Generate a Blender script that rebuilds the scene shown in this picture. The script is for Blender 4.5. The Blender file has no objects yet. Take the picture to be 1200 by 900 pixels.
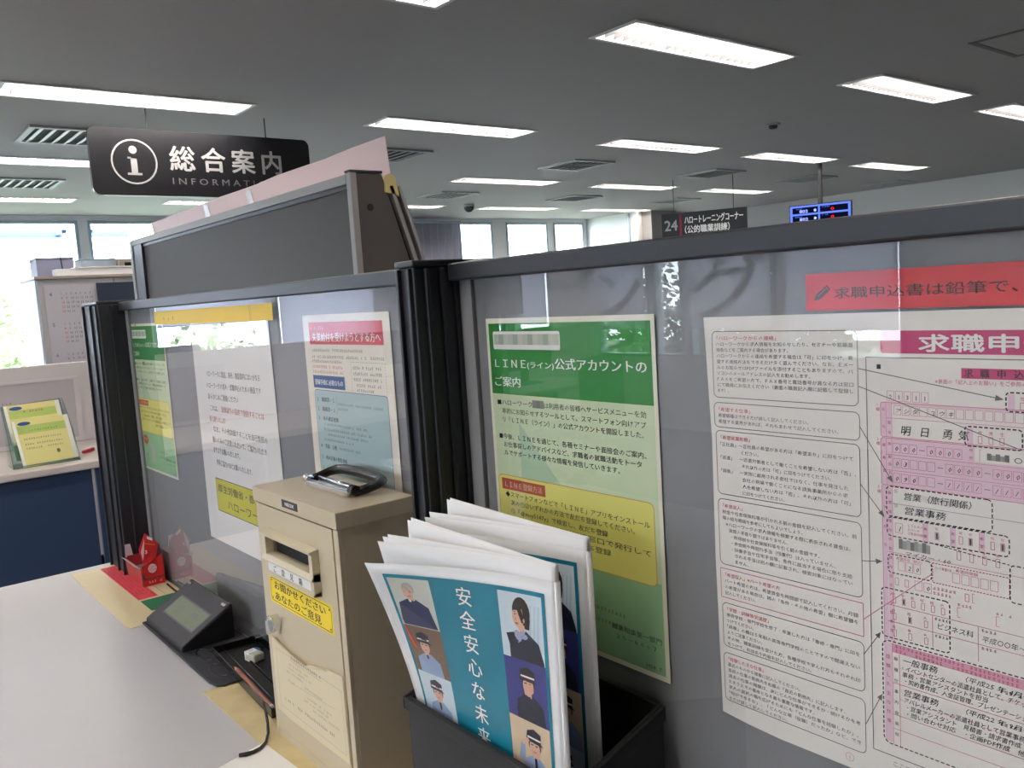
import bpy, bmesh, math, random
from mathutils import Vector, Matrix
random.seed(7)
sc = bpy.context.scene
C = sc.collection
# All coordinates below are metres with z measured from the viewer's eye level, E above the floor.
E = 1.45
# ------------------------------------------------------------------ camera
cam_d = bpy.data.cameras.new('camera'); cam = bpy.data.objects.new('camera', cam_d); C.objects.link(cam)
yaw, pitch, roll = map(math.radians, (51.2537, 5.9479, -3.6051))
F = Vector((math.cos(yaw)*math.cos(pitch), math.sin(yaw)*math.cos(pitch), -math.sin(pitch)))
r0 = Vector((math.sin(yaw), -math.cos(yaw), 0)); u0 = r0.cross(F)
rr = r0*math.cos(roll) + u0*math.sin(roll); uu = -r0*math.sin(roll) + u0*math.cos(roll)
cam.matrix_world = Matrix(((rr.x, uu.x, -F.x, 0), (rr.y, uu.y, -F.y, 0), (rr.z, uu.z, -F.z, E), (0, 0, 0, 1)))
cam_d.sensor_width = 36; cam_d.lens = 1006.22/1200*36; cam_d.clip_start = 0.02; cam_d.clip_end = 200
sc.camera = cam
# ------------------------------------------------------------------ sky and exposure
world = bpy.data.worlds.new('sky'); sc.world = world; world.use_nodes = True
wn = world.node_tree.nodes; wl = world.node_tree.links; wn.clear()
wo = wn.new('ShaderNodeOutputWorld'); wb = wn.new('ShaderNodeBackground')
wb.inputs['Color'].default_value = (0.94, 0.955, 1.0, 1); wb.inputs['Strength'].default_value = 13.0
wl.new(wb.outputs[0], wo.inputs[0])
vs = sc.view_settings; vs.view_transform = 'Standard'; vs.look = 'None'; vs.gamma = 1; vs.use_curve_mapping = False
vs.exposure = 1.0
TUBE_POWER = 62.0
sc.cycles.max_bounces = 8; sc.cycles.transparent_max_bounces = 16
sc.cycles.caustics_reflective = False; sc.cycles.caustics_refractive = False

# ------------------------------------------------------------------ materials
def lin(c):
    return tuple(((x/255)/12.92 if x/255 <= 0.04045 else (((x/255)+0.055)/1.055)**2.4) for x in c)
MATS = {}
def M(name, rgb, rough=0.5, metal=0.0, spec=0.5, noise=0.0, nscale=30, bump=0.0, bscale=200, coat=0.0):
    if name in MATS: return MATS[name]
    m = bpy.data.materials.new(name); m.use_nodes = True
    nt = m.node_tree; b = nt.nodes['Principled BSDF']
    c = lin(rgb)
    b.inputs['Base Color'].default_value = (*c, 1); b.inputs['Roughness'].default_value = rough
    b.inputs['Metallic'].default_value = metal; b.inputs['Specular IOR Level'].default_value = spec
    b.inputs['Coat Weight'].default_value = coat
    if noise or bump:
        tc = nt.nodes.new('ShaderNodeTexCoord')
    if noise:
        n = nt.nodes.new('ShaderNodeTexNoise'); n.inputs['Scale'].default_value = nscale; n.inputs['Detail'].default_value = 5
        nt.links.new(tc.outputs['Object'], n.inputs['Vector'])
        mx = nt.nodes.new('ShaderNodeMix'); mx.data_type = 'RGBA'
        mx.inputs[6].default_value = (*[x*(1-noise) for x in c], 1); mx.inputs[7].default_value = (*[min(1, x*(1+noise)) for x in c], 1)
        nt.links.new(n.outputs['Fac'], mx.inputs[0]); nt.links.new(mx.outputs[2], b.inputs['Base Color'])
    if bump:
        n2 = nt.nodes.new('ShaderNodeTexNoise'); n2.inputs['Scale'].default_value = bscale; n2.inputs['Detail'].default_value = 3
        nt.links.new(tc.outputs['Object'], n2.inputs['Vector'])
        bp = nt.nodes.new('ShaderNodeBump'); bp.inputs['Strength'].default_value = bump; bp.inputs['Distance'].default_value = 0.002
        nt.links.new(n2.outputs['Fac'], bp.inputs['Height']); nt.links.new(bp.outputs[0], b.inputs['Normal'])
    MATS[name] = m
    return m
def emit(name, rgb, strength):
    if name in MATS: return MATS[name]
    m = bpy.data.materials.new(name); m.use_nodes = True; nt = m.node_tree; nt.nodes.clear()
    o = nt.nodes.new('ShaderNodeOutputMaterial'); e = nt.nodes.new('ShaderNodeEmission')
    e.inputs[0].default_value = (*lin(rgb), 1); e.inputs[1].default_value = strength
    nt.links.new(e.outputs[0], o.inputs[0]); MATS[name] = m
    return m
def clear(name, tint=(255, 255, 255), ior=1.5, gloss=True, rough=0.0, gain=1.0):
    """thin clear sheet: transparent with a Fresnel reflection"""
    m = bpy.data.materials.new(name); m.use_nodes = True; nt = m.node_tree; nt.nodes.clear()
    o = nt.nodes.new('ShaderNodeOutputMaterial'); t = nt.nodes.new('ShaderNodeBsdfTransparent')
    t.inputs[0].default_value = (*lin(tint), 1)
    if gloss:
        g = nt.nodes.new('ShaderNodeBsdfGlossy'); g.inputs['Roughness'].default_value = rough
        g.inputs['Color'].default_value = (1, 1, 1, 1)
        f = nt.nodes.new('ShaderNodeFresnel'); ge = nt.nodes.new('ShaderNodeNewGeometry')
        mr = nt.nodes.new('ShaderNodeMapRange'); mr.inputs['To Min'].default_value = ior; mr.inputs['To Max'].default_value = 1/ior   # a thin sheet reflects alike from both sides
        nt.links.new(ge.outputs['Backfacing'], mr.inputs['Value']); nt.links.new(mr.outputs[0], f.inputs[0])
        mu = nt.nodes.new('ShaderNodeMath'); mu.operation = 'MULTIPLY'; mu.inputs[1].default_value = gain; mu.use_clamp = True
        mx = nt.nodes.new('ShaderNodeMixShader')
        nt.links.new(f.outputs[0], mu.inputs[0]); nt.links.new(mu.outputs[0], mx.inputs[0])
        nt.links.new(t.outputs[0], mx.inputs[1]); nt.links.new(g.outputs[0], mx.inputs[2]); nt.links.new(mx.outputs[0], o.inputs[0])
    else:
        nt.links.new(t.outputs[0], o.inputs[0])
    MATS[name] = m
    return m

ACR_F = clear('acrylic face', (250, 250, 250), 1.5, gain=1.0)
ACR_B = clear('acrylic back', (252, 252, 252), gloss=False)
GLASS = clear('window glass', (240, 246, 248), 1.45)
RACK = clear('clear rack plastic', (215, 232, 228), 1.5, gain=1.5)
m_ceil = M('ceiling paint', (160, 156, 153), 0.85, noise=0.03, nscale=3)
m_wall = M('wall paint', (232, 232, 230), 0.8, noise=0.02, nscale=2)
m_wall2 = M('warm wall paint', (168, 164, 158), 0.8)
m_floor = M('carpet', (96, 98, 102), 0.95, noise=0.2, nscale=60, bump=0.4, bscale=300)
m_alu = M('window aluminium', (170, 186, 200), 0.4, 0.3)
m_rail = M('dark rail metal', (38, 40, 44), 0.42, 0.2, noise=0.05, nscale=40)
m_post = M('black post plastic', (30, 32, 38), 0.45)
m_board = M('grey partition board', (144, 144, 147), 0.55, noise=0.03, nscale=15)
m_counter = M('counter laminate', (198, 197, 201), 0.36, noise=0.02, nscale=4, bump=0.05, bscale=400)
m_cedge = M('counter edge band', (150, 148, 150), 0.5)
m_beige = M('beige enamel', (200, 186, 158), 0.38, noise=0.02, nscale=8, bump=0.06, bscale=500)
m_beige2 = M('beige plastic', (206, 196, 168), 0.4)
m_dark = M('dark interior', (14, 14, 14), 0.7)
m_chrome = M('chrome', (225, 228, 232), 0.12, 1.0)
m_blackp = M('black plastic', (22, 22, 24), 0.25)
m_blackm = M('matte black plastic', (20, 20, 22), 0.6, spec=.3, noise=0.06, nscale=60)
m_char = M('charcoal plastic', (44, 45, 51), 0.6, spec=.3, noise=0.04, nscale=60)
m_char2 = M('holder plastic', (32, 33, 35), 0.5, spec=.35, noise=0.05, nscale=50)
m_paper = M('paper', (232, 228, 220), 0.6)
m_cream = M('cream sheet', (222, 208, 170), 0.5, noise=0.06, nscale=25)
m_white = M('white card', (240, 240, 240), 0.5)
def ink(name, rgb, rough=0.55): return M('ink ' + name, rgb, rough)
k_black = ink('black', (38, 38, 38)); k_grey = ink('grey', (110, 108, 104)); k_red = ink('red', (200, 48, 62))
k_pink = ink('magenta', (205, 62, 118)); k_lpink = ink('rose', (226, 130, 165)); k_ppink = ink('pale rose', (246, 214, 224))
k_white = ink('white', (252, 250, 246)); k_green = ink('poster green', (38, 138, 50)); k_pgreen = ink('pale green', (222, 236, 194))
k_teal = ink('teal', (26, 128, 152), 0.25); k_yel = ink('yellow', (240, 218, 60)); k_pyel = ink('pale yellow', (246, 238, 128))
k_brick = ink('brick red', (200, 84, 52)); k_blue = ink('blue', (38, 86, 150)); k_pblue = ink('pale blue', (188, 212, 214))
k_dblue = ink('line blue', (90, 120, 170)); k_orange = ink('orange', (228, 158, 60)); k_skin = ink('skin', (222, 176, 150), 0.35)
k_navy = ink('navy', (30, 34, 52), 0.3); k_hair = ink('hair', (40, 28, 26), 0.3); k_lblue = ink('light blue shirt', (150, 168, 200), 0.35)
k_sky = ink('photo pale', (205, 220, 228), 0.35); k_brown = ink('photo brown', (120, 96, 76), 0.35); k_coral = ink('coral', (236, 96, 100))
k_sand = ink('photo sand', (214, 190, 158), 0.35); k_grad = ink('violet', (60, 62, 130), 0.35); k_lgrn = ink('mid green', (160, 208, 158))
k_hred = ink('crimson', (214, 70, 84))

# ------------------------------------------------------------------ mesh helpers
class MB:
    def __init__(s): s.v = []; s.f = []; s.mi = []; s.mats = []; s.cur = 0
    def mat(s, m):
        if m not in s.mats: s.mats.append(m)
        s.cur = s.mats.index(m); return s
    def add(s, vs, fs):
        b = len(s.v); s.v += [tuple(v) for v in vs]
        for f in fs: s.f.append(tuple(i+b for i in f)); s.mi.append(s.cur)
        return s
    def box(s, x0, x1, y0, y1, z0, z1):
        vs = [(x, y, z) for z in (z0, z1) for y in (y0, y1) for x in (x0, x1)]
        return s.add(vs, [(0, 2, 3, 1), (4, 5, 7, 6), (0, 1, 5, 4), (2, 6, 7, 3), (0, 4, 6, 2), (1, 3, 7, 5)])
    def obox(s, c, ax, ay, az):
        c, ax, ay, az = map(Vector, (c, ax, ay, az))
        vs = [c + ax*i + ay*j + az*k for k in (-1, 1) for j in (-1, 1) for i in (-1, 1)]
        return s.add(vs, [(0, 2, 3, 1), (4, 5, 7, 6), (0, 1, 5, 4), (2, 6, 7, 3), (0, 4, 6, 2), (1, 3, 7, 5)])
    def prism(s, pts, d):
        """pts: 3-D outline, d: extrusion vector"""
        n = len(pts); d = Vector(d); a = [Vector(p) for p in pts]; vs = a + [p+d for p in a]
        return s.add(vs, [tuple(range(n))[::-1], tuple(range(n, 2*n))] + [(i, (i+1) % n, (i+1) % n + n, i+n) for i in range(n)])
    def tube(s, path, r, n=10, cap=True):
        path = [Vector(p) for p in path]; rings = []
        rs = r if isinstance(r, (list, tuple)) else [r]*len(path)
        prev = None
        for i, p in enumerate(path):
            t = (path[min(i+1, len(path)-1)] - path[max(i-1, 0)]).normalized()
            if prev is None:
                a = t.orthogonal().normalized()
            else:
                a = (prev - t*prev.dot(t)).normalized()
            prev = a; b = t.cross(a)
            rings.append([p + (a*math.cos(2*math.pi*k/n) + b*math.sin(2*math.pi*k/n))*rs[i] for k in range(n)])
        vs = [v for g in rings for v in g]; fs = []
        for i in range(len(path)-1):
            for k in range(n):
                fs.append((i*n+k, i*n+(k+1) % n, (i+1)*n+(k+1) % n, (i+1)*n+k))
        if cap: fs += [tuple(range(n))[::-1], tuple(range((len(path)-1)*n, len(path)*n))]
        return s.add(vs, fs)
    def cyl(s, a, b, r, n=16): return s.tube([a, b], r, n)
def build(name, mb, parent=None, loc=None, bevel=0.0, smooth=False, seg=2, solid=0.0):
    me = bpy.data.meshes.new(name)
    if parent is not None: o0 = ROOTLOC[parent]
    else: o0 = Vector(loc) if loc is not None else Vector((0, 0, 0))
    me.from_pydata([(v[0]-o0.x, v[1]-o0.y, v[2]-o0.z) for v in mb.v], [], mb.f)
    for m in mb.mats: me.materials.append(m)
    me.polygons.foreach_set('material_index', mb.mi)
    if smooth: me.polygons.foreach_set('use_smooth', [True]*len(mb.f))
    me.update()
    o = bpy.data.objects.new(name, me); C.objects.link(o)
    if parent is not None:
        o.parent = parent; ROOTLOC[o] = o0
    else:
        o.location = (o0.x, o0.y, o0.z+E); ROOTLOC[o] = o0
    if bevel:
        md = o.modifiers.new('bevel', 'BEVEL'); md.width = bevel; md.segments = seg; md.limit_method = 'ANGLE'; md.angle_limit = 0.6
    if solid:
        md = o.modifiers.new('thickness', 'SOLIDIFY'); md.thickness = solid; md.offset = -1
    return o
ROOTLOC = {}
def thing(name, label, cat, loc, group=None):
    o = bpy.data.objects.new(name, None); C.objects.link(o)
    o.empty_display_size = 0.05; o.location = (loc[0], loc[1], loc[2]+E); ROOTLOC[o] = Vector(loc)
    return tag(o, label, cat, group)
def tag(o, label, cat, group=None):
    o['label'] = label; o['category'] = cat
    if group: o['group'] = group
    return o
def struct(o, label=None):
    o['kind'] = 'structure'
    if label: o['label'] = label
    return o
def dup(root, loc, label=None, group=None):
    r = root.copy(); C.objects.link(r); r.location = (loc[0], loc[1], loc[2]+E); ROOTLOC[r] = Vector(loc)
    if label: r['label'] = label
    if group: r['group'] = group
    for ch in [o for o in root.children]:
        c = ch.copy(); C.objects.link(c); c.parent = r
        for g in ch.children:
            d = g.copy(); C.objects.link(d); d.parent = c
    return r

# ------------------------------------------------------------------ flat print helper
GL = {}
_cu = bpy.data.curves.new('glyphs', 'FONT'); _ob = bpy.data.objects.new('glyphs', _cu)
def glyphs(s, bold=0.0, res=1, shear=0.0):
    key = (s, bold, res, shear)
    if key not in GL:
        _cu.body = s; _cu.resolution_u = res; _cu.offset = bold; _cu.shear = shear
        me = bpy.data.meshes.new_from_object(_ob)
        vs = [(v.co.x, v.co.y) for v in me.vertices]; fs = [tuple(p.vertices) for p in me.polygons]
        bpy.data.meshes.remove(me)
        GL[key] = (vs, fs, min((v[0] for v in vs), default=0), max((v[0] for v in vs), default=1))
    return GL[key]
class Sheet:
    """print laid on a surface: fn(u, v) -> (point, normal); u to the right and v down, in millimetres"""
    def __init__(s, fn, base=0.00012, step=0.00012): s.fn = fn; s.mb = MB(); s.base = base; s.step = step
    @staticmethod
    def plane(O, U, V, N):
        O, U, V, N = map(Vector, (O, U, V, N))
        return Sheet(lambda u, v: (O + U*(u*0.001) + V*(v*0.001), N))
    def P(s, u, v, L):
        p, n = s.fn(u, v); return p + n*(s.base + s.step*L)
    def quad(s, m, pts, L=0):
        s.mb.mat(m).add([s.P(a, b, L) for a, b in pts], [tuple(range(len(pts)))])
    def rect(s, m, x0, y0, x1, y1, L=0, nx=1, ny=1):
        vs = [s.P(x0+(x1-x0)*i/nx, y0+(y1-y0)*j/ny, L) for j in range(ny+1) for i in range(nx+1)]
        s.mb.mat(m).add(vs, [(j*(nx+1)+i, (j+1)*(nx+1)+i, (j+1)*(nx+1)+i+1, j*(nx+1)+i+1) for j in range(ny) for i in range(nx)])
    def rr(s, x0, y0, x1, y1, r, n=5):
        out = []
        for cx, cy, a0 in ((x1-r, y0+r, -90), (x1-r, y1-r, 0), (x0+r, y1-r, 90), (x0+r, y0+r, 180)):
            for k in range(n+1):
                a = math.radians(a0 + 90*k/n); out.append((cx+r*math.cos(a), cy+r*math.sin(a)))
        return out
    def rrect(s, m, x0, y0, x1, y1, r, L=0): s.quad(m, s.rr(x0, y0, x1, y1, r), L)
    def stroke(s, m, pts, w, L=0, closed=False, dash=None):
        if closed: pts = list(pts) + [pts[0]]
        if dash:
            on, off = dash; segs = []; acc = 0; cur = [pts[0]]; state = True
            for (ax, ay), (bx, by) in zip(pts, pts[1:]):
                d = math.hypot(bx-ax, by-ay); t = 0
                while d - t > 1e-6:
                    need = (on if state else off) - acc; st = min(need, d-t); t += st; acc += st
                    q = (ax+(bx-ax)*t/d, ay+(by-ay)*t/d)
                    if state: cur.append(q)
                    if acc >= (on if state else off) - 1e-6:
                        if state: segs.append(cur)
                        acc = 0; state = not state; cur = [q]
            if state and len(cur) > 1: segs.append(cur)
            for g in segs: s.stroke(m, g, w, L)
            return
        vs = []; fs = []
        for (ax, ay), (bx, by) in zip(pts, pts[1:]):
            d = math.hypot(bx-ax, by-ay)
            if d < 1e-6: continue
            nx, ny = -(by-ay)/d*w/2, (bx-ax)/d*w/2; b = len(vs)
            vs += [s.P(ax+nx, ay+ny, L), s.P(bx+nx, by+ny, L), s.P(bx-nx, by-ny, L), s.P(ax-nx, ay-ny, L)]
            fs.append((b, b+1, b+2, b+3))
        s.mb.mat(m).add(vs, fs)
    def frame(s, m, x0, y0, x1, y1, w, r=0, L=0, dash=None):
        pts = s.rr(x0, y0, x1, y1, r) if r else [(x0, y0), (x1, y0), (x1, y1), (x0, y1)]
        s.stroke(m, pts, w, L, True, dash)
    def ell(s, m, cx, cy, rx, ry, L=0, n=18): s.quad(m, [(cx+rx*math.cos(2*math.pi*k/n), cy+ry*math.sin(2*math.pi*k/n)) for k in range(n)], L)
    def ring(s, m, cx, cy, r, w, L=0, n=28): s.stroke(m, [(cx+r*math.cos(2*math.pi*k/n), cy+r*math.sin(2*math.pi*k/n)) for k in range(n)], w, L, True)
    def text(s, m, t, u, v, size, width=None, bold=0.0, L=1, res=1, shear=0.0, mirror=False):
        """u, v: left end of the baseline"""
        vs, fs, a, b = glyphs(t, 0.0, res, shear)
        sx = size if width is None else width/(b-a)
        off = a if width is not None else 0
        k = size*max(bold, 0); stamps = [(0, 0)]
        if k > .35: stamps = [(0, 0), (-k, 0), (k, 0), (0, -k*.7), (0, k*.7)]
        elif k > 0: stamps = [(-k*1.4, 0), (k*1.4, 0)]
        s.mb.mat(m)
        for n, (du, dv) in enumerate(stamps):
            if mirror: pts = [s.P(u + du + width - (x-off)*sx, v + dv - y*size, L+n*.04) for x, y in vs]
            else: pts = [s.P(u + du + (x-off)*sx, v + dv - y*size, L+n*.04) for x, y in vs]
            s.mb.add(pts, fs)
    def vtext(s, m, t, u, v, size, step, bold=0.0, L=1, res=2, du=0):
        for i, ch in enumerate(t):
            s.text(m, ch, u - size/2 + du*i, v + step*i + size*0.88, size, None, bold, L, res)
    def blur(s, m, x0, x1, v, h, L=1, gap=0.25, seed=0, slope=0):
        """a line of writing too small to read: character-sized blocks of short strokes"""
        rnd = random.Random(int(x0*37+v*91+seed)); u = x0
        while u < x1 - h*0.6:
            w = h*0.82
            if rnd.random() < 0.9:
                for k in range(rnd.choice((2, 3, 3))):
                    y = v - h*0.85*(k+0.5)/3 - rnd.random()*h*0.1
                    a = u + rnd.random()*w*0.3; b = u + w*(0.65+rnd.random()*0.35)
                    s.rect(m, a, y-h*0.055, b, y+h*0.055, L)
                x = u + w*(0.25+rnd.random()*0.5); s.rect(m, x-h*0.05, v-h*0.85, x+h*0.05, v-h*0.05, L)
            u += h
    def flush(s, name, parent):
        if not s.mb.v: return None
        o = build(name, s.mb, parent); s.mb = MB(); return o

# ================================================================== ROOM
CZ = 1.18            # ceiling above eye
FL = -E              # floor
XL, XR, YB, YF = -5.5, 12.14, -5.0, 10.6
cols = [-4.6, -2.55, -0.55, 1.48, 3.63, 5.80, 7.76, 9.73, 11.55]
rows = [0.70, 2.83, 4.98, 7.10, 9.28]
LW, LH = 0.625, 0.135      # half length and half width of a light opening
# floor
struct(build('floor', MB().mat(m_floor).box(XL, XR+2, YB, YF, FL-0.1, FL)))
# ceiling: a slab with an opening for every light
xs = [XL]; ys = [YB]
for c in cols:
    if c+LW < XR: xs += [c-LW, c+LW]
xs.append(XR+0.3)
for r in rows: ys += [r-LH, r+LH]
ys.append(YF)
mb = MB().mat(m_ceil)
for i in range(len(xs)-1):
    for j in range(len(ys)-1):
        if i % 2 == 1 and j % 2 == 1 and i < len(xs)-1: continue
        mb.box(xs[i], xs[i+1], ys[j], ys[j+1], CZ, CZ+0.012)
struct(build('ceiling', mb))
# far wall with the windows
def wall_y(name, y, segs, mat, th=0.12):
    mb = MB().mat(mat)
    for (x0, x1, z0, z1) in segs: mb.box(x0, x1, y, y+th, z0, z1)
    return struct(build(name, mb))
SILL = -0.72; HEAD = 1.125
wins_far = [(-5.0, -3.55), (-3.45, -2.0), (-1.9, -0.45), (-0.35, 0.95), (1.05, 2.42), (2.52, 4.0), (4.1, 5.5), (7.67, 8.30), (8.58, 9.44), (9.58, 10.25)]
segs = [(XL, -5.0, FL, CZ)]
for a, b in zip(wins_far, wins_far[1:]): segs.append((a[1], b[0], SILL, HEAD))
segs += [(10.25, XR+0.3, FL, CZ), (-5.0, 10.25, FL, SILL), (-5.0, 10.25, HEAD, CZ)]
wall_y('wall_far', YF, segs, m_wall)
for i, (a, b) in enumerate(wins_far):
    t = 0.035
    fr = MB().mat(m_alu)
    fr.box(a, b, YF-0.015, YF+0.07, SILL, SILL+t).box(a, b, YF-0.015, YF+0.07, HEAD-t, HEAD)
    fr.box(a, a+t, YF-0.015, YF+0.07, SILL+t, HEAD-t).box(b-t, b, YF-0.015, YF+0.07, SILL+t, HEAD-t)
    w = bpy.data.objects.new('window_%d' % (i+1), None); C.objects.link(w)
    w.location = ((a+b)/2, YF, SILL+E); ROOTLOC[w] = Vector(((a+b)/2, YF, SILL)); struct(w)
    build('window_frame', fr, w, bevel=0.004)
    build('pane', MB().mat(GLASS).box(a+t, b-t, YF+0.03, YF+0.036, SILL+t, HEAD-t), w)
# left wall, mirrored in the clear sheets except for its unseen first bay: windows with white roller screens
m_screen = M('roller screen fabric', (206, 206, 212), 0.9)
def screen_mat():
    m = bpy.data.materials.new('roller screen'); m.use_nodes = True; nt = m.node_tree; nt.nodes.clear()
    o = nt.nodes.new('ShaderNodeOutputMaterial'); d = nt.nodes.new('ShaderNodeBsdfDiffuse'); t = nt.nodes.new('ShaderNodeBsdfTranslucent')
    d.inputs[0].default_value = (0.62, 0.62, 0.66, 1); t.inputs[0].default_value = (0.68, 0.68, 0.76, 1)
    x = nt.nodes.new('ShaderNodeMixShader'); x.inputs[0].default_value = 0.7
    nt.links.new(d.outputs[0], x.inputs[1]); nt.links.new(t.outputs[0], x.inputs[2]); nt.links.new(x.outputs[0], o.inputs[0])
    return m
m_scr = screen_mat()
wl_y = [(1.0, 2.4), (3.3, 4.35), (4.45, 5.42), (5.50, 5.86), (5.94, 6.68), (7.45, 8.15), (8.25, 8.85), (8.95, 9.9)]  # unseen first bay added and placed to light the posters, not the box side
mb = MB().mat(m_wall).box(XL-0.12, XL, YB, YF, FL, SILL).box(XL-0.12, XL, YB, YF, HEAD, CZ).box(XL-0.12, XL, YB, wl_y[0][0], SILL, HEAD)
for a, b in zip(wl_y, wl_y[1:]): mb.box(XL-0.12, XL, a[1], b[0], SILL, HEAD)
mb.box(XL-0.12, XL, wl_y[-1][1], YF, SILL, HEAD)
struct(build('wall_left', mb))
for i, (a, b) in enumerate(wl_y):
    t = 0.03; X = XL
    fr = MB().mat(m_alu)
    fr.box(X-0.07, X+0.015, a, b, SILL, SILL+t).box(X-0.07, X+0.015, a, b, HEAD-t, HEAD)
    fr.box(X-0.07, X+0.015, a, a+t, SILL+t, HEAD-t).box(X-0.07, X+0.015, b-t, b, SILL+t, HEAD-t)
    w = bpy.data.objects.new('window_%d' % (i+11), None); C.objects.link(w)
    w.location = (X, (a+b)/2, SILL+E); ROOTLOC[w] = Vector((X, (a+b)/2, SILL)); struct(w)
    build('window_frame', fr, w, bevel=0.004)
    build('pane', MB().mat(GLASS).box(X-0.036, X-0.03, a+t, b-t, SILL+t, HEAD-t), w)
for n, (a, b, z0, ch) in enumerate([(4.47, 5.40, -0.42, 'グ'), (5.96, 6.66, -0.42, 'ン'), (7.47, 8.8, -0.35, None), (3.32, 4.33, -0.45, None), (8.97, 9.88, -0.5, None)]):
    t = thing('roller_blind', ['pale roller blind with a big painted katakana GU beside the thin uncovered pane', 'pale roller blind with a big painted katakana N near the pillar', 'plain pale roller blind between the pillar and the room corner', 'plain pale roller blind right of the lettered blinds toward the viewer', 'plain pale roller blind nearest the room corner'][n], 'blind', (XL+0.05, (a+b)/2, z0))
    build('fabric', MB().mat(m_scr).box(XL+0.048, XL+0.05, a, b, z0, HEAD-0.03), t)
    build('tube', MB().mat(m_alu).cyl((XL+0.05, a, HEAD-0.02), (XL+0.05, b, HEAD-0.02), 0.02), t)
    build('bottom_bar', MB().mat(m_alu).box(XL+0.04, XL+0.06, a, b, z0-0.015, z0), t)
    if ch:
        sh = Sheet.plane((XL+0.052, b, 0.24), (0, -1, 0), (0, 0, -1), (1, 0, 0))
        sh.text(M('letter film', (96, 92, 92), 0.8), ch, 40, 540, 640, (b-a)*1000-90, bold=0.02, res=3)
        sh.flush('painted_letter', t)
for n, (a, b, z0) in enumerate([(-4.97, -3.58, -0.5), (-1.87, -0.48, -0.45), (-3.42, -2.03, -0.12)]):
    t = thing('roller_blind', ['long pale roller blind on the leftmost far window', 'long pale roller blind on the third far window', 'mostly drawn pale roller blind on the second far window'][n], 'blind', ((a+b)/2, YF-0.05, z0))
    build('fabric', MB().mat(m_scr).box(a, b, YF-0.05, YF-0.048, z0, HEAD-0.03), t)
    build('tube', MB().mat(m_alu).cyl((a, YF-0.05, HEAD-0.02), (b, YF-0.05, HEAD-0.02), 0.02), t)
    build('bottom_bar', MB().mat(m_alu).box(a, b, YF-0.06, YF-0.04, z0-0.015, z0), t)
# back wall and the right side
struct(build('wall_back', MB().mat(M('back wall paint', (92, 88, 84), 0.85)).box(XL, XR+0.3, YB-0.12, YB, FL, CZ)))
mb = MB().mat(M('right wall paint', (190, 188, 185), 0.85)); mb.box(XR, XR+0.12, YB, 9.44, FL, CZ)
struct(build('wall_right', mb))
mb = MB().mat(m_wall).box(10.33, 10.45, 9.45, YF, FL, CZ)
struct(build('wall_side_return', mb))
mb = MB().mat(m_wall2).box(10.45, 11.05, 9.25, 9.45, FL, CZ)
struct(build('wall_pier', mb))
mb = MB().mat(m_wall).box(11.05, XR, 9.45, 9.55, FL, SILL).box(11.05, XR, 9.45, 9.55, 0.98, CZ).box(11.05, 11.15, 9.45, 9.55, SILL, 0.98).box(12.04, XR, 9.45, 9.55, SILL, 0.98)
struct(build('wall_corner', mb))
w = bpy.data.objects.new('window_23', None); C.objects.link(w); w.location = (11.6, 9.45, SILL+E); ROOTLOC[w] = Vector((11.6, 9.45, SILL)); struct(w)
build('window_frame', MB().mat(m_alu).box(11.15, 12.04, 9.44, 9.5, 0.95, 0.98).box(11.15, 12.04, 9.44, 9.5, SILL, SILL+.03).box(11.15, 11.18, 9.44, 9.5, SILL+.03, .95).box(12.01, 12.04, 9.44, 9.5, SILL+.03, .95), w)
build('pane', MB().mat(GLASS).box(11.18, 12.01, 9.47, 9.476, SILL+.03, 0.95), w)
# closed pale shutters/blind covering the stretch of far windows right of the leaning board
t = thing('vertical_blind', 'pale blue grey closed blind left of the bright far windows', 'blind', (6.6, YF-0.06, -0.7))
mbs = MB().mat(M('blind slat', (176, 192, 202), 0.8))
for i in range(16):
    x = 5.55 + i*0.13; one = MB().mat(m_scr).obox((x+0.065, YF-0.07, 0.2), (0.062, 0.012, 0), (-0.0003, 0.001, 0), (0, 0, 0.9))
    build('slat', one, t)
build('headrail', MB().mat(m_alu).box(5.5, 7.66, YF-0.09, YF-0.04, 1.1, 1.13), t)
t = thing('door_panel', 'tall dark edged narrow door frame in the white side wall', 'door', (10.33, 9.5, FL))
build('jamb', MB().mat(m_alu).box(10.30, 10.33, 9.60, 9.63, FL, 1.17), t)
t['kind'] = 'structure'; t.name = 'door_1'; del t['category']

# outdoors seen through the windows
m_leaf = M('leaves', (112, 132, 84), 0.7, noise=0.35, nscale=6); m_leaf3 = M('leaves deep', (44, 62, 38), 0.8, noise=0.35, nscale=6); m_leaf2 = M('leaves dark', (84, 104, 66), 0.7, noise=0.35, nscale=6)
m_bark = M('bark', (86, 70, 56), 0.9)
def tree(x, y, h, r, label, mat, base=-2.6):
    t = thing('tree', label, 'tree', (x, y, base), 'trees outside the windows')
    build('trunk', MB().mat(m_bark).tube([(x, y, base), (x+.05, y, base+h*.4), (x, y+.05, base+h*.75)], [.12, .09, .05], 8), t, smooth=True)
    rnd = random.Random(int(x*10+y*7)); mb = MB().mat(mat); cz = base+h-r
    for i in range(2200):
        a = rnd.random()*6.283; zz = rnd.uniform(-1, 1); rad = r*(rnd.random()**.33)*(1+.18*math.sin(5*a+3*zz)); q = math.sqrt(1-zz*zz)
        c = Vector((x+rad*q*math.cos(a), y+rad*q*math.sin(a), cz+rad*zz*1.15))
        e1 = Vector((rnd.uniform(-1, 1), rnd.uniform(-1, 1), rnd.uniform(-.6, .6))).normalized()*0.085; e2 = e1.orthogonal().normalized()*0.05
        mb.add([c-e1, c+e2, c+e1, c-e2], [(0, 1, 2, 3)])
    o = build('leaves', mb, t); o['kind'] = 'stuff'
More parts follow.
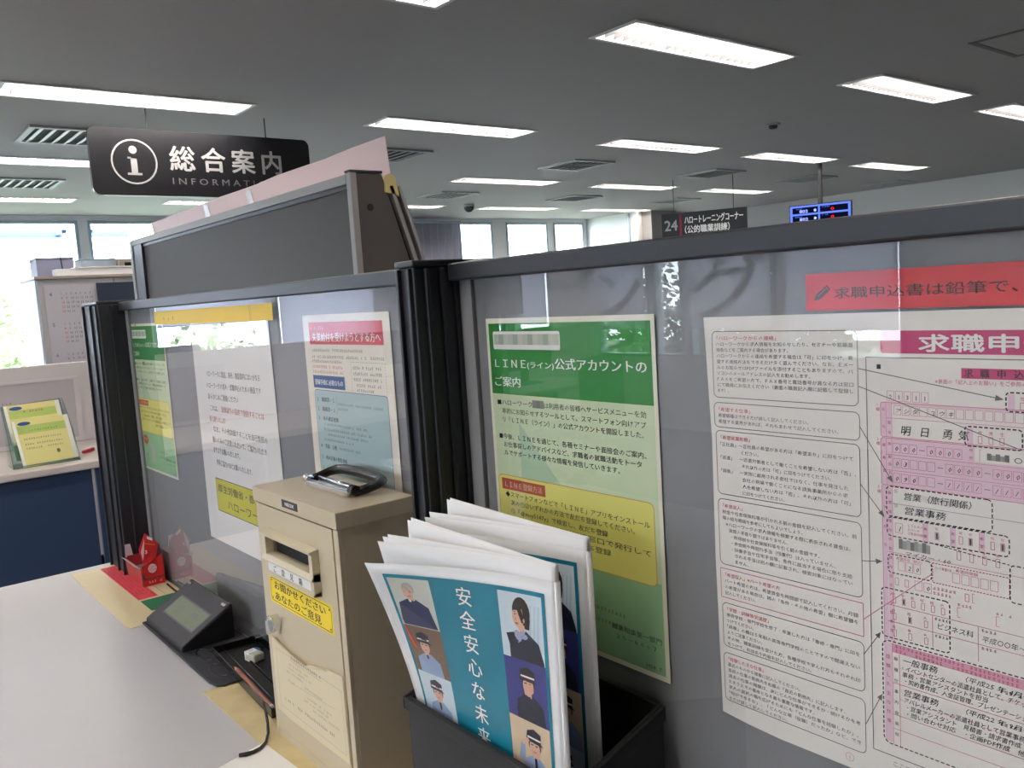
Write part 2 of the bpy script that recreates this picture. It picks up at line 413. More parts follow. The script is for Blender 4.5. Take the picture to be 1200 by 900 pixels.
tree(2.0, 15.2, 3.0, 1.35, 'pale green tree outside the far window left of the calendar cabinet', m_leaf)
tree(-1.2, 15.5, 2.1, 1.2, 'round green tree outside the far windows, well left of the cabinet', m_leaf2)
tree(-4.2, 15.0, 2.1, 1.2, 'green tree outside the leftmost far windows', m_leaf)
tree(-9.5, 9.6, 2.8, 1.4, 'green tree outside the left wall near the room corner', m_leaf3)
tree(-7.3, 5.75, 3.3, 1.05, 'tall green tree outside the thin pane between the lettered blinds', m_leaf3)
tree(-9.2, 2.0, 3.6, 1.4, 'green tree outside the left wall past the lettered blinds', m_leaf3)
g = build('lawn', MB().mat(M('grass', (126, 132, 116), 0.9, noise=0.2, nscale=2)).box(-30, 30, -30, 40, -2.75, -2.6)); struct(g)
t = thing('eaves_louvre', 'blue grey sunshade band outside the top of the far windows', 'sunshade', (2.5, YF+0.5, 0.95))
m_eave = M('sunshade metal', (96, 120, 168), 0.5)
build('blade', MB().mat(m_eave).box(-5.0, 2.35, YF+0.45, YF+0.52, 0.98, 1.075), t)
build('blade', MB().mat(m_eave).box(2.5, 3.07, YF+0.45, YF+0.52, 0.98, 1.07), t)
for x in (-1.0, 2.28, 2.55): build('bracket', MB().mat(m_eave).box(x, x+.05, YF+0.12, YF+0.45, 1.0, 1.04), t)

# ------------------------------------------------------------------ ceiling lights
m_refl = M('light reflector', (196, 196, 196), 0.35); m_blade = M('light blade', (84, 84, 84), 0.4)
m_frame = M('light frame', (205, 205, 203), 0.5)
m_tube = emit('fluorescent tube', (255, 245, 238), TUBE_POWER)
def make_light():
    t = thing('ceiling_light', 'x', 'ceiling light', (0, 0, 0), 'recessed strip lights in the ceiling')
    d = 0.075
    h = MB().mat(m_refl)
    w, l = LH-0.002, LW-0.002
    h.prism([(-l, -w, 0), (-l, w, 0), (-l, w-.03, d), (-l, -w+.03, d)], (0.002, 0, 0)).prism([(l-.002, -w, 0), (l-.002, w, 0), (l-.002, w-.03, d), (l-.002, -w+.03, d)], (0.002, 0, 0))
    h.add([(-l, -w, 0), (l, -w, 0), (l, -w+.03, d), (-l, -w+.03, d)], [(0, 1, 2, 3)]).add([(-l, w, 0), (l, w, 0), (l, w-.03, d), (-l, w-.03, d)], [(3, 2, 1, 0)])
    h.add([(-l, -w+.03, d), (l, -w+.03, d), (l, w-.03, d), (-l, w-.03, d)], [(0, 1, 2, 3)])
    build('reflector', h, t)
    f = MB().mat(m_frame)
    e = 0.018
    f.box(-LW-e, LW+e, -LH-e, -LH+.004, -.006, .0).box(-LW-e, LW+e, LH-.004, LH+e, -.006, .0).box(-LW-e, -LW+.004, -LH+.004, LH-.004, -.006, .0).box(LW-.004, LW+e, -LH+.004, LH-.004, -.006, .0)
    build('frame', f, t)
    build('tube', MB().mat(m_tube).cyl((-l+.03, 0, .045), (l-.03, 0, .045), .016, 8), t)
    b = MB().mat(m_blade)
    for i in range(1, 20):
        x = -l + 2*l*i/20; b.prism([(x-.0015, -w+.004, .002), (x-.0015, w-.004, .002), (x-.0015, w-.014, .026), (x-.0015, -w+.014, .026)], (.003, 0, 0))
    o = build('louvre', b, t); o['kind'] = 'stuff'
    return t
proto = make_light(); first = True
names_row = ['first', 'second', 'third', 'fourth', 'fifth', 'sixth', 'seventh']
def light_label(i, j):
    c = ['leftmost', 'second', 'third', 'fourth', 'fifth', 'sixth', 'seventh', 'eighth', 'farthest right'][i]
    r = ['just above the viewer', 'nearest in view', 'next beyond the nearest', 'third in depth', 'last before the far windows'][j]
    return 'recessed strip light, %s row, %s column counting from the left wall' % (r, c)
LR = {0: 'rear', 1: 'rear', 2: 'over', 3: 'nearest', 4: 'second', 5: 'third', 6: 'fourth'}
for j, y in enumerate(rows):
    for i, x in enumerate(cols):
        if x+LW > XR: continue
        lab = light_label(i, j)
        if first: o = proto; o.location = (x, y, CZ+E); o['label'] = lab; first = False
        else: o = dup(proto, (x, y, CZ), lab)
# ------------------------------------------------------------------ ceiling vents, detectors
m_vent = M('vent metal', (150, 150, 148), 0.5); m_ventd = M('vent shadow', (60, 60, 60), 0.8)
def make_vent():
    t = thing('ceiling_vent', 'x', 'ceiling vent', (0, 0, 0), 'square air vents in the ceiling'); s = 0.26
    build('frame', MB().mat(m_vent).box(-s, s, -s, -s+.035, -.014, 0).box(-s, s, s-.035, s, -.014, 0).box(-s, -s+.035, -s+.035, s-.035, -.014, 0).box(s-.035, s, -s+.035, s-.035, -.014, 0), t)
    build('backing', MB().mat(m_ventd).box(-s+.035, s-.035, -s+.035, s-.035, -.003, -.001), t)
    for k in range(6):
        x = -s+.075+k*.074
        build('slat', MB().mat(m_vent).obox((x, 0, -.009), (.016, 0, .006), (0, s-.036, 0), (-.001, 0, .002)), t)
    return t
vents = [(1.39, 6.08, 'behind the INFORMATION sign, left part showing'), (1.50, 8.18, 'at the far left edge above the windows'), (3.74, 6.06, 'just right of the pink sheet\'s top corner'), (5.76, 6.0, 'in the middle of the view beside a strip light'),
         (5.80, 8.18, 'above the round camera dome'), (7.8, 6.0, 'above the black hall sign'), (7.75, 8.15, 'small one left of the black hall sign'), (9.6, 5.97, 'above the blue screen'), (9.66, 8.1, 'small one right over the black hall sign'), (11.55, 5.95, 'nearest the right wall')]
vp = make_vent()
for n, (x, y, s) in enumerate(vents):
    lab = 'square louvred ceiling vent ' + s
    if n == 0: vp.location = (x, y, CZ+E); vp['label'] = lab
    else: dup(vp, (x, y, CZ), lab)
t = thing('smoke_detector', 'small dark round smoke detector on the ceiling between light rows', 'detector', (5.908, 3.951, CZ))
build('base', MB().mat(m_vent).cyl((5.908, 3.951, CZ), (5.908, 3.951, CZ-.015), .055, 20), t)
build('sensor', MB().mat(m_ventd).tube([(5.908, 3.951, CZ-.015), (5.908, 3.951, CZ-.035), (5.908, 3.951, CZ-.04)], [.035, .03, .015], 16), t, smooth=True)
t = thing('camera_dome', 'small grey camera dome hanging near the far windows', 'camera', (6.698, 9.0, CZ))
build('mount', MB().mat(m_vent).cyl((6.698, 9.0, CZ), (6.698, 9.0, CZ-.03), .07, 20), t)
build('dome', MB().mat(m_ventd).tube([(6.698, 9.0, CZ-.03+(-.07*math.sin(a))) for a in [k*.26 for k in range(6)]], [.066*math.cos(k*.26) for k in range(6)], 16), t, smooth=True)
t = thing('access_hatch', 'square ceiling access hatch outline at the upper right corner', 'hatch', (5.25, 1.85, CZ))
build('frame', MB().mat(M('hatch trim', (96, 94, 92), .6)).box(4.95, 5.55, 1.55, 1.58, CZ-.004, CZ).box(4.95, 5.55, 2.07, 2.10, CZ-.004, CZ).box(4.95, 4.98, 1.58, 2.07, CZ-.004, CZ).box(5.52, 5.55, 1.58, 2.07, CZ-.004, CZ), t)
build('lid', MB().mat(m_ceil).box(4.985, 5.515, 1.585, 2.065, CZ-.003, CZ-.0005), t)

# ------------------------------------------------------------------ hanging signs
m_sign = M('sign black', (26, 26, 30), 0.4)
k_sgrey = ink('sign grey', (178, 178, 176)); k_sgrey2 = ink('sign dim grey', (118, 118, 118))
SY = 5.15
t = thing('hanging_sign', 'long black information sign with a circled i and four large characters', 'sign', (1.93, SY, .69))
sh = Sheet.plane((1.277, SY, 1.06), (1, 0, 0), (0, 0, -1), (0, -1, 0))
o = MB().mat(m_sign); pts = [sh.P(a, b, -1) for a, b in sh.rr(0, 0, 1310, 372, 42, 6)]
o.prism(pts, (0, .03, 0)); build('board', o, t)
sh.ring(k_sgrey, 232, 184, 121, 9)
# serif letter i, its dot and foot
sh.ell(k_sgrey, 228, 118, 22, 22); sh.quad(k_sgrey, [(196, 158), (246, 158), (246, 168), (196, 168)]); sh.rect(k_sgrey, 212, 158, 246, 250); sh.rect(k_sgrey, 190, 246, 268, 258); sh.flush('information_mark', t)
for i, ch in enumerate('総合案内'): sh.text(k_sgrey, ch, 425+i*183, 212, 152, bold=.022, res=3)
sh.flush('title_characters', t); sh.text(k_sgrey2, 'I N F O R M A T I O N', 434, 302, 52, 640, bold=.004, res=2)
sh.flush('lettering', t)
build('wire', MB().mat(m_dark).cyl((1.60, SY+.015, 1.06), (1.60, SY+.015, CZ), .003, 6), t)
build('wire', MB().mat(m_dark).cyl((2.31, SY+.015, 1.06), (2.31, SY+.015, CZ), .003, 6), t)
# hall sign 24
A = Vector((7.688, 6.65, .80)); B = Vector((8.122, 5.797, .80)); U = (B-A).normalized(); N = Vector((U.y, -U.x, 0)); N = N if N.dot(A) < 0 else -N
L = (B-A).length*1000
t = thing('hanging_sign', 'small black hall sign numbered 24 with a red bar', 'sign', ((A+B)/2 + Vector((0, 0, -.27))))
sh = Sheet.plane(A, U, (0, 0, -1), N)
build('board', MB().mat(m_sign).prism([sh.P(a, b, -1) for a, b in ((0, 0), (L, 0), (L, 275), (0, 275))], -N*.03), t)
sh.text(k_sgrey, '24', 35, 190, 165, 145, bold=.02, res=3); sh.flush('number', t); sh.rect(ink('sign red', (160, 34, 40)), 205, 8, 228, 267); sh.flush('red_bar', t)
sh.text(k_white, 'ハロートレーニングコーナー', 265, 122, 96, 650, bold=.02, res=2); sh.text(k_white, '（公的職業訓練）', 265, 228, 92, 500, bold=.02, res=2)
sh.flush('lettering', t)
for f in (.15, .85):
    p = A + (B-A)*f - N*.015; build('wire', MB().mat(m_dark).cyl(p, (p.x, p.y, CZ), .004, 6), t)
# number screen
A = Vector((7.50, 4.853, .674)); B = Vector((7.685, 4.329, .674)); A = A*1.12; B = B*1.12
A = Vector((8.34, 5.398, .75)); B = Vector((8.549, 4.815, .75)); U = (B-A).normalized(); N = Vector((U.y, -U.x, 0)); N = N if N.dot(A) < 0 else -N
L = (B-A).length*1000
t = thing('number_display', 'blue framed call number screen hanging from the ceiling', 'screen', ((A+B)/2 + Vector((0, 0, -.36))))
sh = Sheet.plane(A, U, (0, 0, -1), N)
build('casing', MB().mat(m_post).prism([sh.P(a, b, -1) for a, b in ((-8, -8), (L+8, -8), (L+8, 360), (-8, 360))], -N*.06), t)
e_blue = emit('screen blue', (92, 118, 235), 0.8); e_dark = emit('screen navy', (12, 14, 34), 0.6); e_wh = emit('screen figures', (150, 170, 255), 1.0); e_rd = emit('screen red', (220, 30, 40), 0.9)
sh.rect(e_blue, 0, 0, L, 352)
for k in range(4):
    y = 20+k*84
    sh.rect(e_dark, 25, y, L*.47, y+64, 1); sh.rect(e_dark, L*.5, y, L-25, y+64, 1)
    sh.text(e_wh, '802', L*.16, y+56, 44, L*.14, bold=.02, L=2, res=2); sh.ell(e_wh, L*.42, y+38, 14, 14, 2)
    sh.blur(e_blue, L*.08, L*.2, y+22, 16, 2); sh.blur(e_blue, L*.5+20, L*.66, y+20, 16, 2)
    sh.text(e_rd, '0', L*.68, y+54, 42, L*.05, bold=.03, L=2, res=2)
sh.flush('screen_image', t)
p = (A+B)/2 - N*.03
build('ceiling_pole', MB().mat(m_ventd).cyl((p.x, p.y, .75), (p.x, p.y, CZ), .025, 12), t)

# ================================================================== COUNTER AND PARTITIONS
CT = -0.6
ct = thing('counter_desk', 'light grey service counter carrying the suggestion box and trays', 'counter', (0.2, 1.2, FL))
build('worktop', MB().mat(m_counter).box(-0.55, 0.5615, -0.6, 2.272, CT-.03, CT), ct, bevel=.003)
build('front_panel', MB().mat(m_cedge).box(-0.35, -0.32, -0.5, 2.2, FL, CT-.03), ct)
build('side_panel', MB().mat(m_cedge).box(-0.32, 0.558, 2.17, 2.2, FL, CT-.03), ct)
build('side_panel', MB().mat(m_cedge).box(-0.32, 0.558, -0.5, -0.47, FL, CT-.03), ct)
XG = 0.566     # face of the partition boards; the clear sheet stands 4 mm in front
def partition(label, y0, y1, ay0, ay1, loc_y):
    t = thing('partition_screen', label, 'partition', (XG+.02, loc_y, FL))
    build('board', MB().mat(m_board).box(XG+.002, XG+.022, y0, y1, FL+.05, .02), t)
    build('top_rail', MB().mat(m_rail).box(XG-.018, XG+.042, y0, y1, .019, .0385), t, bevel=.002)
    build('bottom_rail', MB().mat(m_rail).box(XG-.004, XG+.03, y0, y1, FL, FL+.05), t)
    a = MB().mat(ACR_F); x0, x1 = XG-.006, XG-.003; z0, z1 = CT+.012, .0185
    a.add([(x0, ay0, z0), (x0, ay1, z0), (x0, ay1, z1), (x0, ay0, z1)], [(0, 3, 2, 1)])
    a.mat(ACR_B).add([(x0, ay0, z0), (x0, ay1, z0), (x0, ay1, z1), (x0, ay0, z1), (x1, ay0, z0), (x1, ay1, z0), (x1, ay1, z1), (x1, ay0, z1)], [(4, 5, 6, 7), (0, 1, 5, 4), (3, 7, 6, 2), (0, 4, 7, 3), (1, 2, 6, 5)])
    build('clear_sheet', a, t)
    return t
pr = partition('grey partition screen with dark top rail behind the brochure holder', -0.9, .784, -0.88, .757, 0.1)
pl = partition('grey partition screen behind the beige suggestion box and the left notices', .822, 2.112, .824, 2.085, 1.5)
build('side_strip', MB().mat(m_board).box(XG-.004, XG+.001, .762, .784, CT, .019), pr)
build('side_strip', MB().mat(m_board).box(XG-.004, XG+.001, 2.088, 2.112, CT, .019), pl)
def post(label, y0, y1, ribs):
    t = thing('partition_post', label, 'post', (.53, (y0+y1)/2, CT))
    mb = MB().mat(m_post).box(.505, .615, y0, y1, CT+.0006, .036)
    build('column', mb, t, bevel=.003)
    build('cap', MB().mat(m_rail).box(.503, .617, y0-.002, y1+.002, .036, .043), t, bevel=.0015)
    for (a, b, c, d) in ribs: build('rib', MB().mat(m_post).box(a, b, c, d, CT+.0006, .034), t, bevel=.0012)
    return t
post('black corner post standing between the two grey partition screens', .786, .819, [(.5, .506, .789, .793), (.5, .506, .811, .816), (.518, .523, .782, .787), (.538, .543, .782, .787), (.556, .562, .782, .787)])
post('black end post at the far left end of the partition', 2.115, 2.25, [(.5, .506, 2.12, 2.126), (.5, .506, 2.24, 2.246), (.5, .506, 2.17, 2.176), (.53, .536, 2.111, 2.116)])

# ------------------------------------------------------------------ posters
def poster(name, label, cat, y0, z0, w, h, mat, th=.0004, group=None, X=XG, cut=None):
    """paper flat on the board, top left corner at y0, z0; returns its thing and its print sheet"""
    t = thing(name, label, cat, (X, y0-w/2, z0-h), group)
    sh = Sheet.plane((X, y0, z0), (0, -1, 0), (0, 0, -1), (-1, 0, 0))
    pts = cut or [(0, 0), (w*1000, 0), (w*1000, h*1000), (0, h*1000)]
    build('paper', MB().mat(mat).prism([sh.P(a, b, -1) for a, b in pts], (th, 0, 0)), t)
    return t, sh
m_gpaper = M('green tinted paper', (214, 222, 190), 0.6)
GLINES = [('■ハローワーク', 12.5, 92.5, 58), ('は利用者の皆様へサービスメニューを効', 89, 92.2, 138), ('率的にお知らせするツールとして、スマートフォン向けアプ', 19.5, 101.8, 207), ('リ「ＬＩＮＥ（ライン）」の公式アカウントを開設しました。', 20, 111, 203),
          ('■今後、ＬＩＮＥを通じて、各種セミナーや面接会のご案内、', 12, 129.5, 213), ('お仕事探しのアドバイスなど、求職者の就職活動をトータ', 19, 138.3, 200), ('ルでサポートする様々な情報を発信していきます。', 19, 147.3, 172)]
DLINES = [('◆スマートフォンなどで「ＬＩＮＥ」アプリをインストール', 16.5, 193.4, 209), ('次の①②いずれかの方法で友だち登録してください。', 24.5, 202.3, 182), ('①「@mey5147y」で検索し、友だち登録', 24, 211.5, 147), ('②ホームページや相談窓口で発行して', 24, 220.3, 201), ('友だち登録', 120, 229.6, 54)]
def green_poster(label, y0, z0, full=True):
    t, sh = poster('green_notice', label, 'poster', y0, z0, .241, .336, M('cream poster paper', (250, 246, 224), 0.6))
    sh.rect(k_pgreen, 4.5, 81, 236.5, 331, 0)
    # paler diagonal facets of the ground
    sh.quad(ink('facet green', (196, 224, 188)), [(46, 110), (46, 172), (110, 172)], 0.4); sh.quad(k_lgrn, [(5, 248), (236, 244), (236, 331), (5, 331)], 0.4)
    sh.rect(k_green, 4.5, 5.5, 236.5, 81, 0.8); sh.flush('colour_ground', t)
    sh.rrect(k_white, 11.5, 14, 118, 33, 2, 1.6)
    for i in range(13): sh.rect([ink('grey block a', (200, 205, 190)), ink('grey block b', (172, 184, 166)), ink('grey block c', (214, 214, 200))][i*7 % 3], 13+i*8, 17, 21+i*8, 28, 2.2)
    sh.text(k_white, 'ＬＩＮＥ', 12.5, 52, 11, 51, bold=.02, L=2, res=2); sh.text(k_white, '(ライン)', 66, 51.5, 7.6, 41, bold=.02, L=2, res=2)
    sh.text(k_white, '公式アカウントの', 109, 51.3, 12.2, 121, bold=.02, L=2, res=2); sh.text(k_white, 'ご案内', 10.5, 71.8, 11.5, 42.5, bold=.02, L=2, res=2)
    sh.flush('heading', t)
    for s_, u, v, w in GLINES: sh.text(k_black, s_, u, v, 6.6, w, bold=.008, L=2)
    for i in range(3): sh.rect([ink('grey block d', (140, 146, 130)), ink('grey block e', (128, 134, 120))][i % 2], 70.5+i*6, 85.2, 76.5+i*6, 93.2, 2)
    sh.flush('body_text', t)
    sh.rrect(k_orange, 5.2, 169.6, 231.2, 248, 6, 1.2); sh.rrect(k_pyel, 5.9, 170.3, 230.5, 247.3, 5.6, 1.8)
    sh.rect(k_brick, 11.3, 173.6, 82.7, 185.8, 2.4); sh.text(ink('label cream', (240, 200, 170)), 'ＬＩＮＥ登録方法', 17, 182.7, 7.6, 61, bold=.01, L=3, res=2)
    for s_, u, v, w in DLINES: sh.text(k_black, s_, u, v, 6.6, w, bold=.008, L=2.6)
    sh.flush('method_panel', t)
    # lower part: red balloon, grey plate, contact lines
    sh.ell(k_brick, 34, 266, 20, 11, 1.5); sh.quad(k_brick, [(30, 274), (38, 275), (34, 284)], 1.5); sh.blur(k_white, 20, 48, 267, 5, 2.2)
    sh.ell(ink('ochre', (190, 150, 80)), 36, 300, 4, 5, 1.5); sh.rect(ink('ochre', (190, 150, 80)), 34, 304, 38, 316, 1.5)
    sh.rect(ink('grey plate', (196, 198, 196)), 68, 274, 94, 312, 1.5)
    sh.blur(k_grey, 130, 190, 288, 5); sh.blur(k_grey, 130, 190, 300, 5, seed=3)
    sh.text(k_black, '職業相談第一部門', 170, 301.5, 6.2, 63, L=2); sh.text(k_black, '２５－８６０７', 176, 310.2, 5.6, 50, L=2); sh.text(k_black, 'H28. 7', 213, 327.5, 4.8, 18.5, L=2)
    sh.flush('footer', t)
    return t, sh
green_poster('large readable green and yellow notice behind the brochure holder', .744, -.0245)
t, sh = green_poster('far green and yellow notice beside the left end post', 2.1, -.013)
sh.ell(ink('pin orange', (226, 110, 40)), 46, 4, 3.5, 4, 3); sh.flush('sticker', t)

# red strip above the form
t, sh = poster('red_strip_notice', 'bright red strip notice with a pencil mark above the form', 'notice', .449-.0938, .001, .40, .0266, ink('strip red', (226, 62, 70)))
sh.text(k_black, '求職申込書は鉛筆で、記入してください', 22.5, 17.8, 8.6, 232, bold=.006, L=1, res=2)
sh.flush('lettering', t)
# pencil pictogram
q = lambda a, b: (13.5 + a*.78 + b*.62, 13.8 - a*.62 + b*.78)
sh.quad(k_black, [q(-5, -2.2), q(6, -2.2), q(6, 2.2), q(-5, 2.2)]); sh.quad(k_black, [q(-5, -2.2), q(-5, 2.2), q(-9, 0)])
sh.quad(k_coral, [q(-4.4, -.7), q(4.4, -.7), q(4.4, -.2), q(-4.4, -.2)], 1); sh.quad(k_coral, [q(4.6, -2.2), q(5, -2.2), q(5, 2.2), q(4.6, 2.2)], 1)
sh.flush('pencil_mark', t)

# the example application form
t, sh = poster('application_form_poster', 'large white sample form poster with pink table and boxed instructions', 'poster', .449, -.0285, .479, .3405, M('form paper', (252, 245, 236), 0.5), X=XG-.0008,
               cut=[(0, 0), (240, -1.2), (479, -1.2), (479, 341), (240, 341), (160, 339.5), (60, 340.5), (30, 339), (4.5, 336.5), (3, 200), (4, 100)])
LB = [((8, 11.6, 133.4, 65.2), 'k', '「ハローワークからの連絡」', 55, [('ハローワークから求人情報をお知らせしたり、セミナーや就職面', 0, 118), ('接会などをご案内する場合があります。', 0, 66), ('ハローワークからの連絡を希望する場合は「可」に印をつけ、希', 0, 118), ('望する連絡方法をできるだけ多く選んでください。なお、Ｅメー', 0, 118), ('ルのお知らせはPDFファイルを添付することもありますので、パ', 0, 118), ('ソコンのメールアドレスの記入をお勧めします。', 0, 84), ('ＦＡＸをご希望の方で、ＦＡＸ番号と電話番号が異なる方は窓口', 0, 118), ('にて職員にお伝えください（裏面の職員記入欄に記載して登録し', 0, 118), ('ます）。', 0, 11)], 18.4, 4.72),
      ((7.6, 69.6, 134, 89.8), 'k', '「希望する仕事」', 30, [('希望職種はできるだけ詳しく記入してください。', 0, 82), ('希望する業界があれば、それもあわせて記入してください。', 0, 106)], 76.5, 4.9),
      ((8.4, 92.8, 133.6, 145.6), 'k', '「希望就業形態」', 28, [('「正社員」～正社員の希望がある方は「希望あり」に印をつけて', 0, 116), ('ください。', 20.5, 16), ('「派遣」　～派遣労働者として働くことを希望しない方は「否」、', 0, 118), ('それ以外の方は「可」に印をつけてください。', 20.5, 78), ('「請負」　～実際に雇用される会社ではなく、仕事を発注した', 0, 112), ('会社の現場で働くことになる請負事業所からの求', 20.5, 91), ('人を希望しない方は「否」、それ以外の方は「可」', 20.5, 93), ('に印をつけてください。', 20.5, 38)], 99.6, 5.5),
      ((8.0, 149.8, 133.6, 205.4), 'k', '「希望収入」', 19, [('税金や社会保険料等が引かれる前の金額を記入してください。前', 0, 118), ('職の給与明細を参考にしてもよいでしょう。', 0, 74), ('※ハローワークの求人情報を検索する際に表示される賃金は、', 3, 110), ('実際の手取り額ではありません。', 6, 55), ('・所得税や社会保険料等を引く前の金額です。', 8, 80), ('・歩合給や時間外手当（残業代）は入っていません。', 8, 93), ('・扶養手当や住宅手当等、条件に該当する場合に限り支給', 8, 106), ('される手当は別の欄に記載され、検索対象にはなってい', 11, 103), ('ません。', 11, 13)], 156.8, 5.1),
      ((7.8, 209.2, 133.8, 234.2), 'p', '「希望収入」※パート希望の方', 52, [('パート希望の方は、希望賃金を時間額で記入してください。月額', 0, 118), ('の希望がある場合は、隣の「条件・その他の希望」欄に希望額を', 0, 118), ('記入してください。', 0, 30)], 215.6, 5.2),
      ((8.4, 238.8, 133.8, 276.6), 'k', '「学歴・訓練等受講歴」', 40, [('専修学校・専門学校を修了・卒業した方は「専修・専門」に印を', 0, 118), ('つけてください。', 0, 26), ('「高専」の欄は５年制の高等専門学校のことですので間違えない', 0, 118), ('ようご注意ください。', 0, 34), ('その他、職業訓練を受けた方、各種学校で学んだ方もそれぞれ印', 0, 118), ('をつけて、科目名や内容を記入してください。', 0, 78)], 245.2, 5.0),
      ((7.9, 282.4, 133.8, 324.4), 'k', '「経験した主な仕事」', 34, [('最近のものから順番に記入してください。', 0, 68), ('直前の仕事の勤務先を右欄の「直近の勤務先」に記入します。', 0, 106), ('過去の仕事の経験は、次にどんな仕事ができるか・続けるかを考', 0, 118), ('えるうえでの基本となる最も重要な情報です。', 0, 80), ('求人の選択の幅を広げるためにも「どんな仕事を経験したか」、', 0, 116), ('「何ができるか」、「どんな立場（役職）だったか」など、でき', 0, 118), ('るだけ詳しく記入してください。', 0, 56)], 288.6, 4.95)]
for (x0, y0, x1, y1), kind, head, hw, lines, v0, st in LB:
    sh.frame(k_grey if kind == 'k' else k_lpink, x0, y0, x1, y1, .55 if kind == 'k' else .6, 4.2 if kind == 'k' else 0, L=.5)
    sh.text(k_hred, head, x0+4.8, v0, 3.6, hw, bold=.004)
    for i, (s_, du, w) in enumerate(lines): sh.text(M('ink form text', (84, 82, 80), .6), s_, x0+4+du, v0+st*(i+1), 3.5, w)
    sh.flush('instruction_box', t)
sh.ring(k_lpink, 120.7, 331.5, 3.2, .3); sh.text(k_lpink, '1', 119.6, 333.2, 4.5, L=1)
# title band and outer frame
sh.rrect(k_pink, 150.3, 12, 420, 27.4, 2, .5); sh.text(k_white, '求職申込書記入例', 176.7, 24.9, 12.2, 168, bold=.035, L=1.5, res=2); sh.flush('title_band', t)
sh.stroke(k_grey, [(420, 30.3), (139.6, 30.3), (139.6, 317.4), (420, 317.4), (420, 30.3)], .6, .5)
sh.rect(k_black, 147.3, 35.1, 150.2, 38.3)
sh.rect(k_pink, 203.7, 36.2, 330, 42.8, .5)
for i, ch in enumerate('求職申込書'): sh.text(k_black, ch, 205.3+i*9.8, 41.6, 5.8, bold=.02, L=1)
sh.text(k_pink, '※裏面の「記入上のお願い」をご参照の上', 187.1, 46.6, 3.3, 58)
sh.flush('form_heading', t)
def cells(x, y, n, st, w, h, txt, hand=True, dash=()):
    for i in range(n):
        if i in dash: sh.text(k_grey, 'ー', x+i*st+.4, y+h*.78, w*.9, L=1.6)
        else:
            sh.frame(k_lpink, x+i*st, y, x+i*st+w, y+h, .28, L=1)
            if i < len(txt) and txt[i] != ' ': sh.text(k_black, txt[i], x+i*st+w*(.12 if ord(txt[i]) > 255 else .28), y+h*.82, w*(.8 if ord(txt[i]) > 255 else .95), L=1.6, shear=.25 if hand else 0, bold=.005)
def side(x0, y0, y1, s_=None):
    sh.rect(k_ppink, x0, y0, x0+4, y1, .3); sh.stroke(k_lpink, [(x0+4, y0), (x0+4, y1)], .25, .8)
sh.frame(k_lpink, 149.6, 61.2, 420, 85.2, .45, 1.5, L=.8); sh.rect(k_ppink, 149.8, 61.4, 157.4, 85, .2); sh.stroke(k_lpink, [(153.4, 61.4), (153.4, 85)], .25, .8); sh.stroke(k_lpink, [(157.4, 61.4), (157.4, 85)], .25, .8)
sh.rect(k_ppink, 157.4, 61.4, 420, 62.6, .2)
cells(154.5, 53.1, 5, 5.85, 4.7, 7, '21311', False)
cells(159, 63.1, 21, 5.88, 4.9, 6.2, 'アシタ ユウキ')
sh.stroke(k_lpink, [(153.4, 71.9), (420, 71.9)], .3, .8)
for i, (ch, u) in enumerate(zip('明日勇気', (163.2, 176, 191, 201))): sh.text(k_black, ch, u, 82.6, 7.2, L=1.6, shear=.15, bold=.004)
sh.frame(k_lpink, 149.4, 86, 420, 119.2, .45, 1.5, L=.8); sh.rect(k_ppink, 149.6, 86.2, 157, 119, .2); sh.stroke(k_lpink, [(153.2, 86.2), (153.2, 119)], .25, .8); sh.stroke(k_lpink, [(157.2, 86.2), (157.2, 119)], .25, .8)
sh.rect(k_ppink, 157.4, 96.2, 420, 119, .15)
sh.rect(k_ppink, 157.4, 86.3, 208.5, 96, .15)
cells(157.8, 89.3, 8, 5.85, 4.9, 6.3, '000 0000', dash=(3,)); sh.rect(k_ppink, 207, 86.2, 211.5, 96.6, .3)
for a, b in ((208.2, 90), (208.2, 95)): sh.text(k_pink, '所', a, b, 2.6)
sh.stroke(k_lpink, [(214.6, 96), (214.6, 88), (216, 88)], .3, 1)
for i in range(5): sh.rect([ink('grey block f', (130, 128, 124)), ink('grey block g', (168, 165, 160))][i % 2], 219+i*2.6, 90+(i % 2), 221.6+i*2.6, 94.4, 1.2)
sh.text(k_black, '○○○○○', 235, 94.5, 4.6, 26)
sh.stroke(k_lpink, [(153, 97.4), (420, 97.4)], .3, .8); cells(158, 99.8, 16, 5.87, 4.9, 6.2, '03    0000 0000', dash=(5, 10)); sh.stroke(k_lpink, [(153, 108.4), (420, 108.4)], .3, .8)
cells(157.8, 110.2, 16, 5.87, 4.9, 6.3, '090   //// ////', dash=(5, 10))
for k, v in enumerate((66, 90, 124)):
    sh.text(k_pink, '1 2 3'.split()[k], 146.6, v-2, 2.6); sh.text(k_pink, '欄', 146.2, v+1.4, 2.8)
for x, v in ((150.4, 67), (150.4, 79), (154.4, 76), (154.4, 83), (150.4, 92), (150.4, 101), (150.4, 110), (154.4, 91), (154.4, 100), (154.4, 105), (154.4, 111), (150.2, 136), (150.2, 150), (150.2, 163)): sh.text(k_pink, '氏名郵便住所電話番号字希望'[int(x+v) % 12], x, v, 2.5)
sh.flush('contact_table', t)
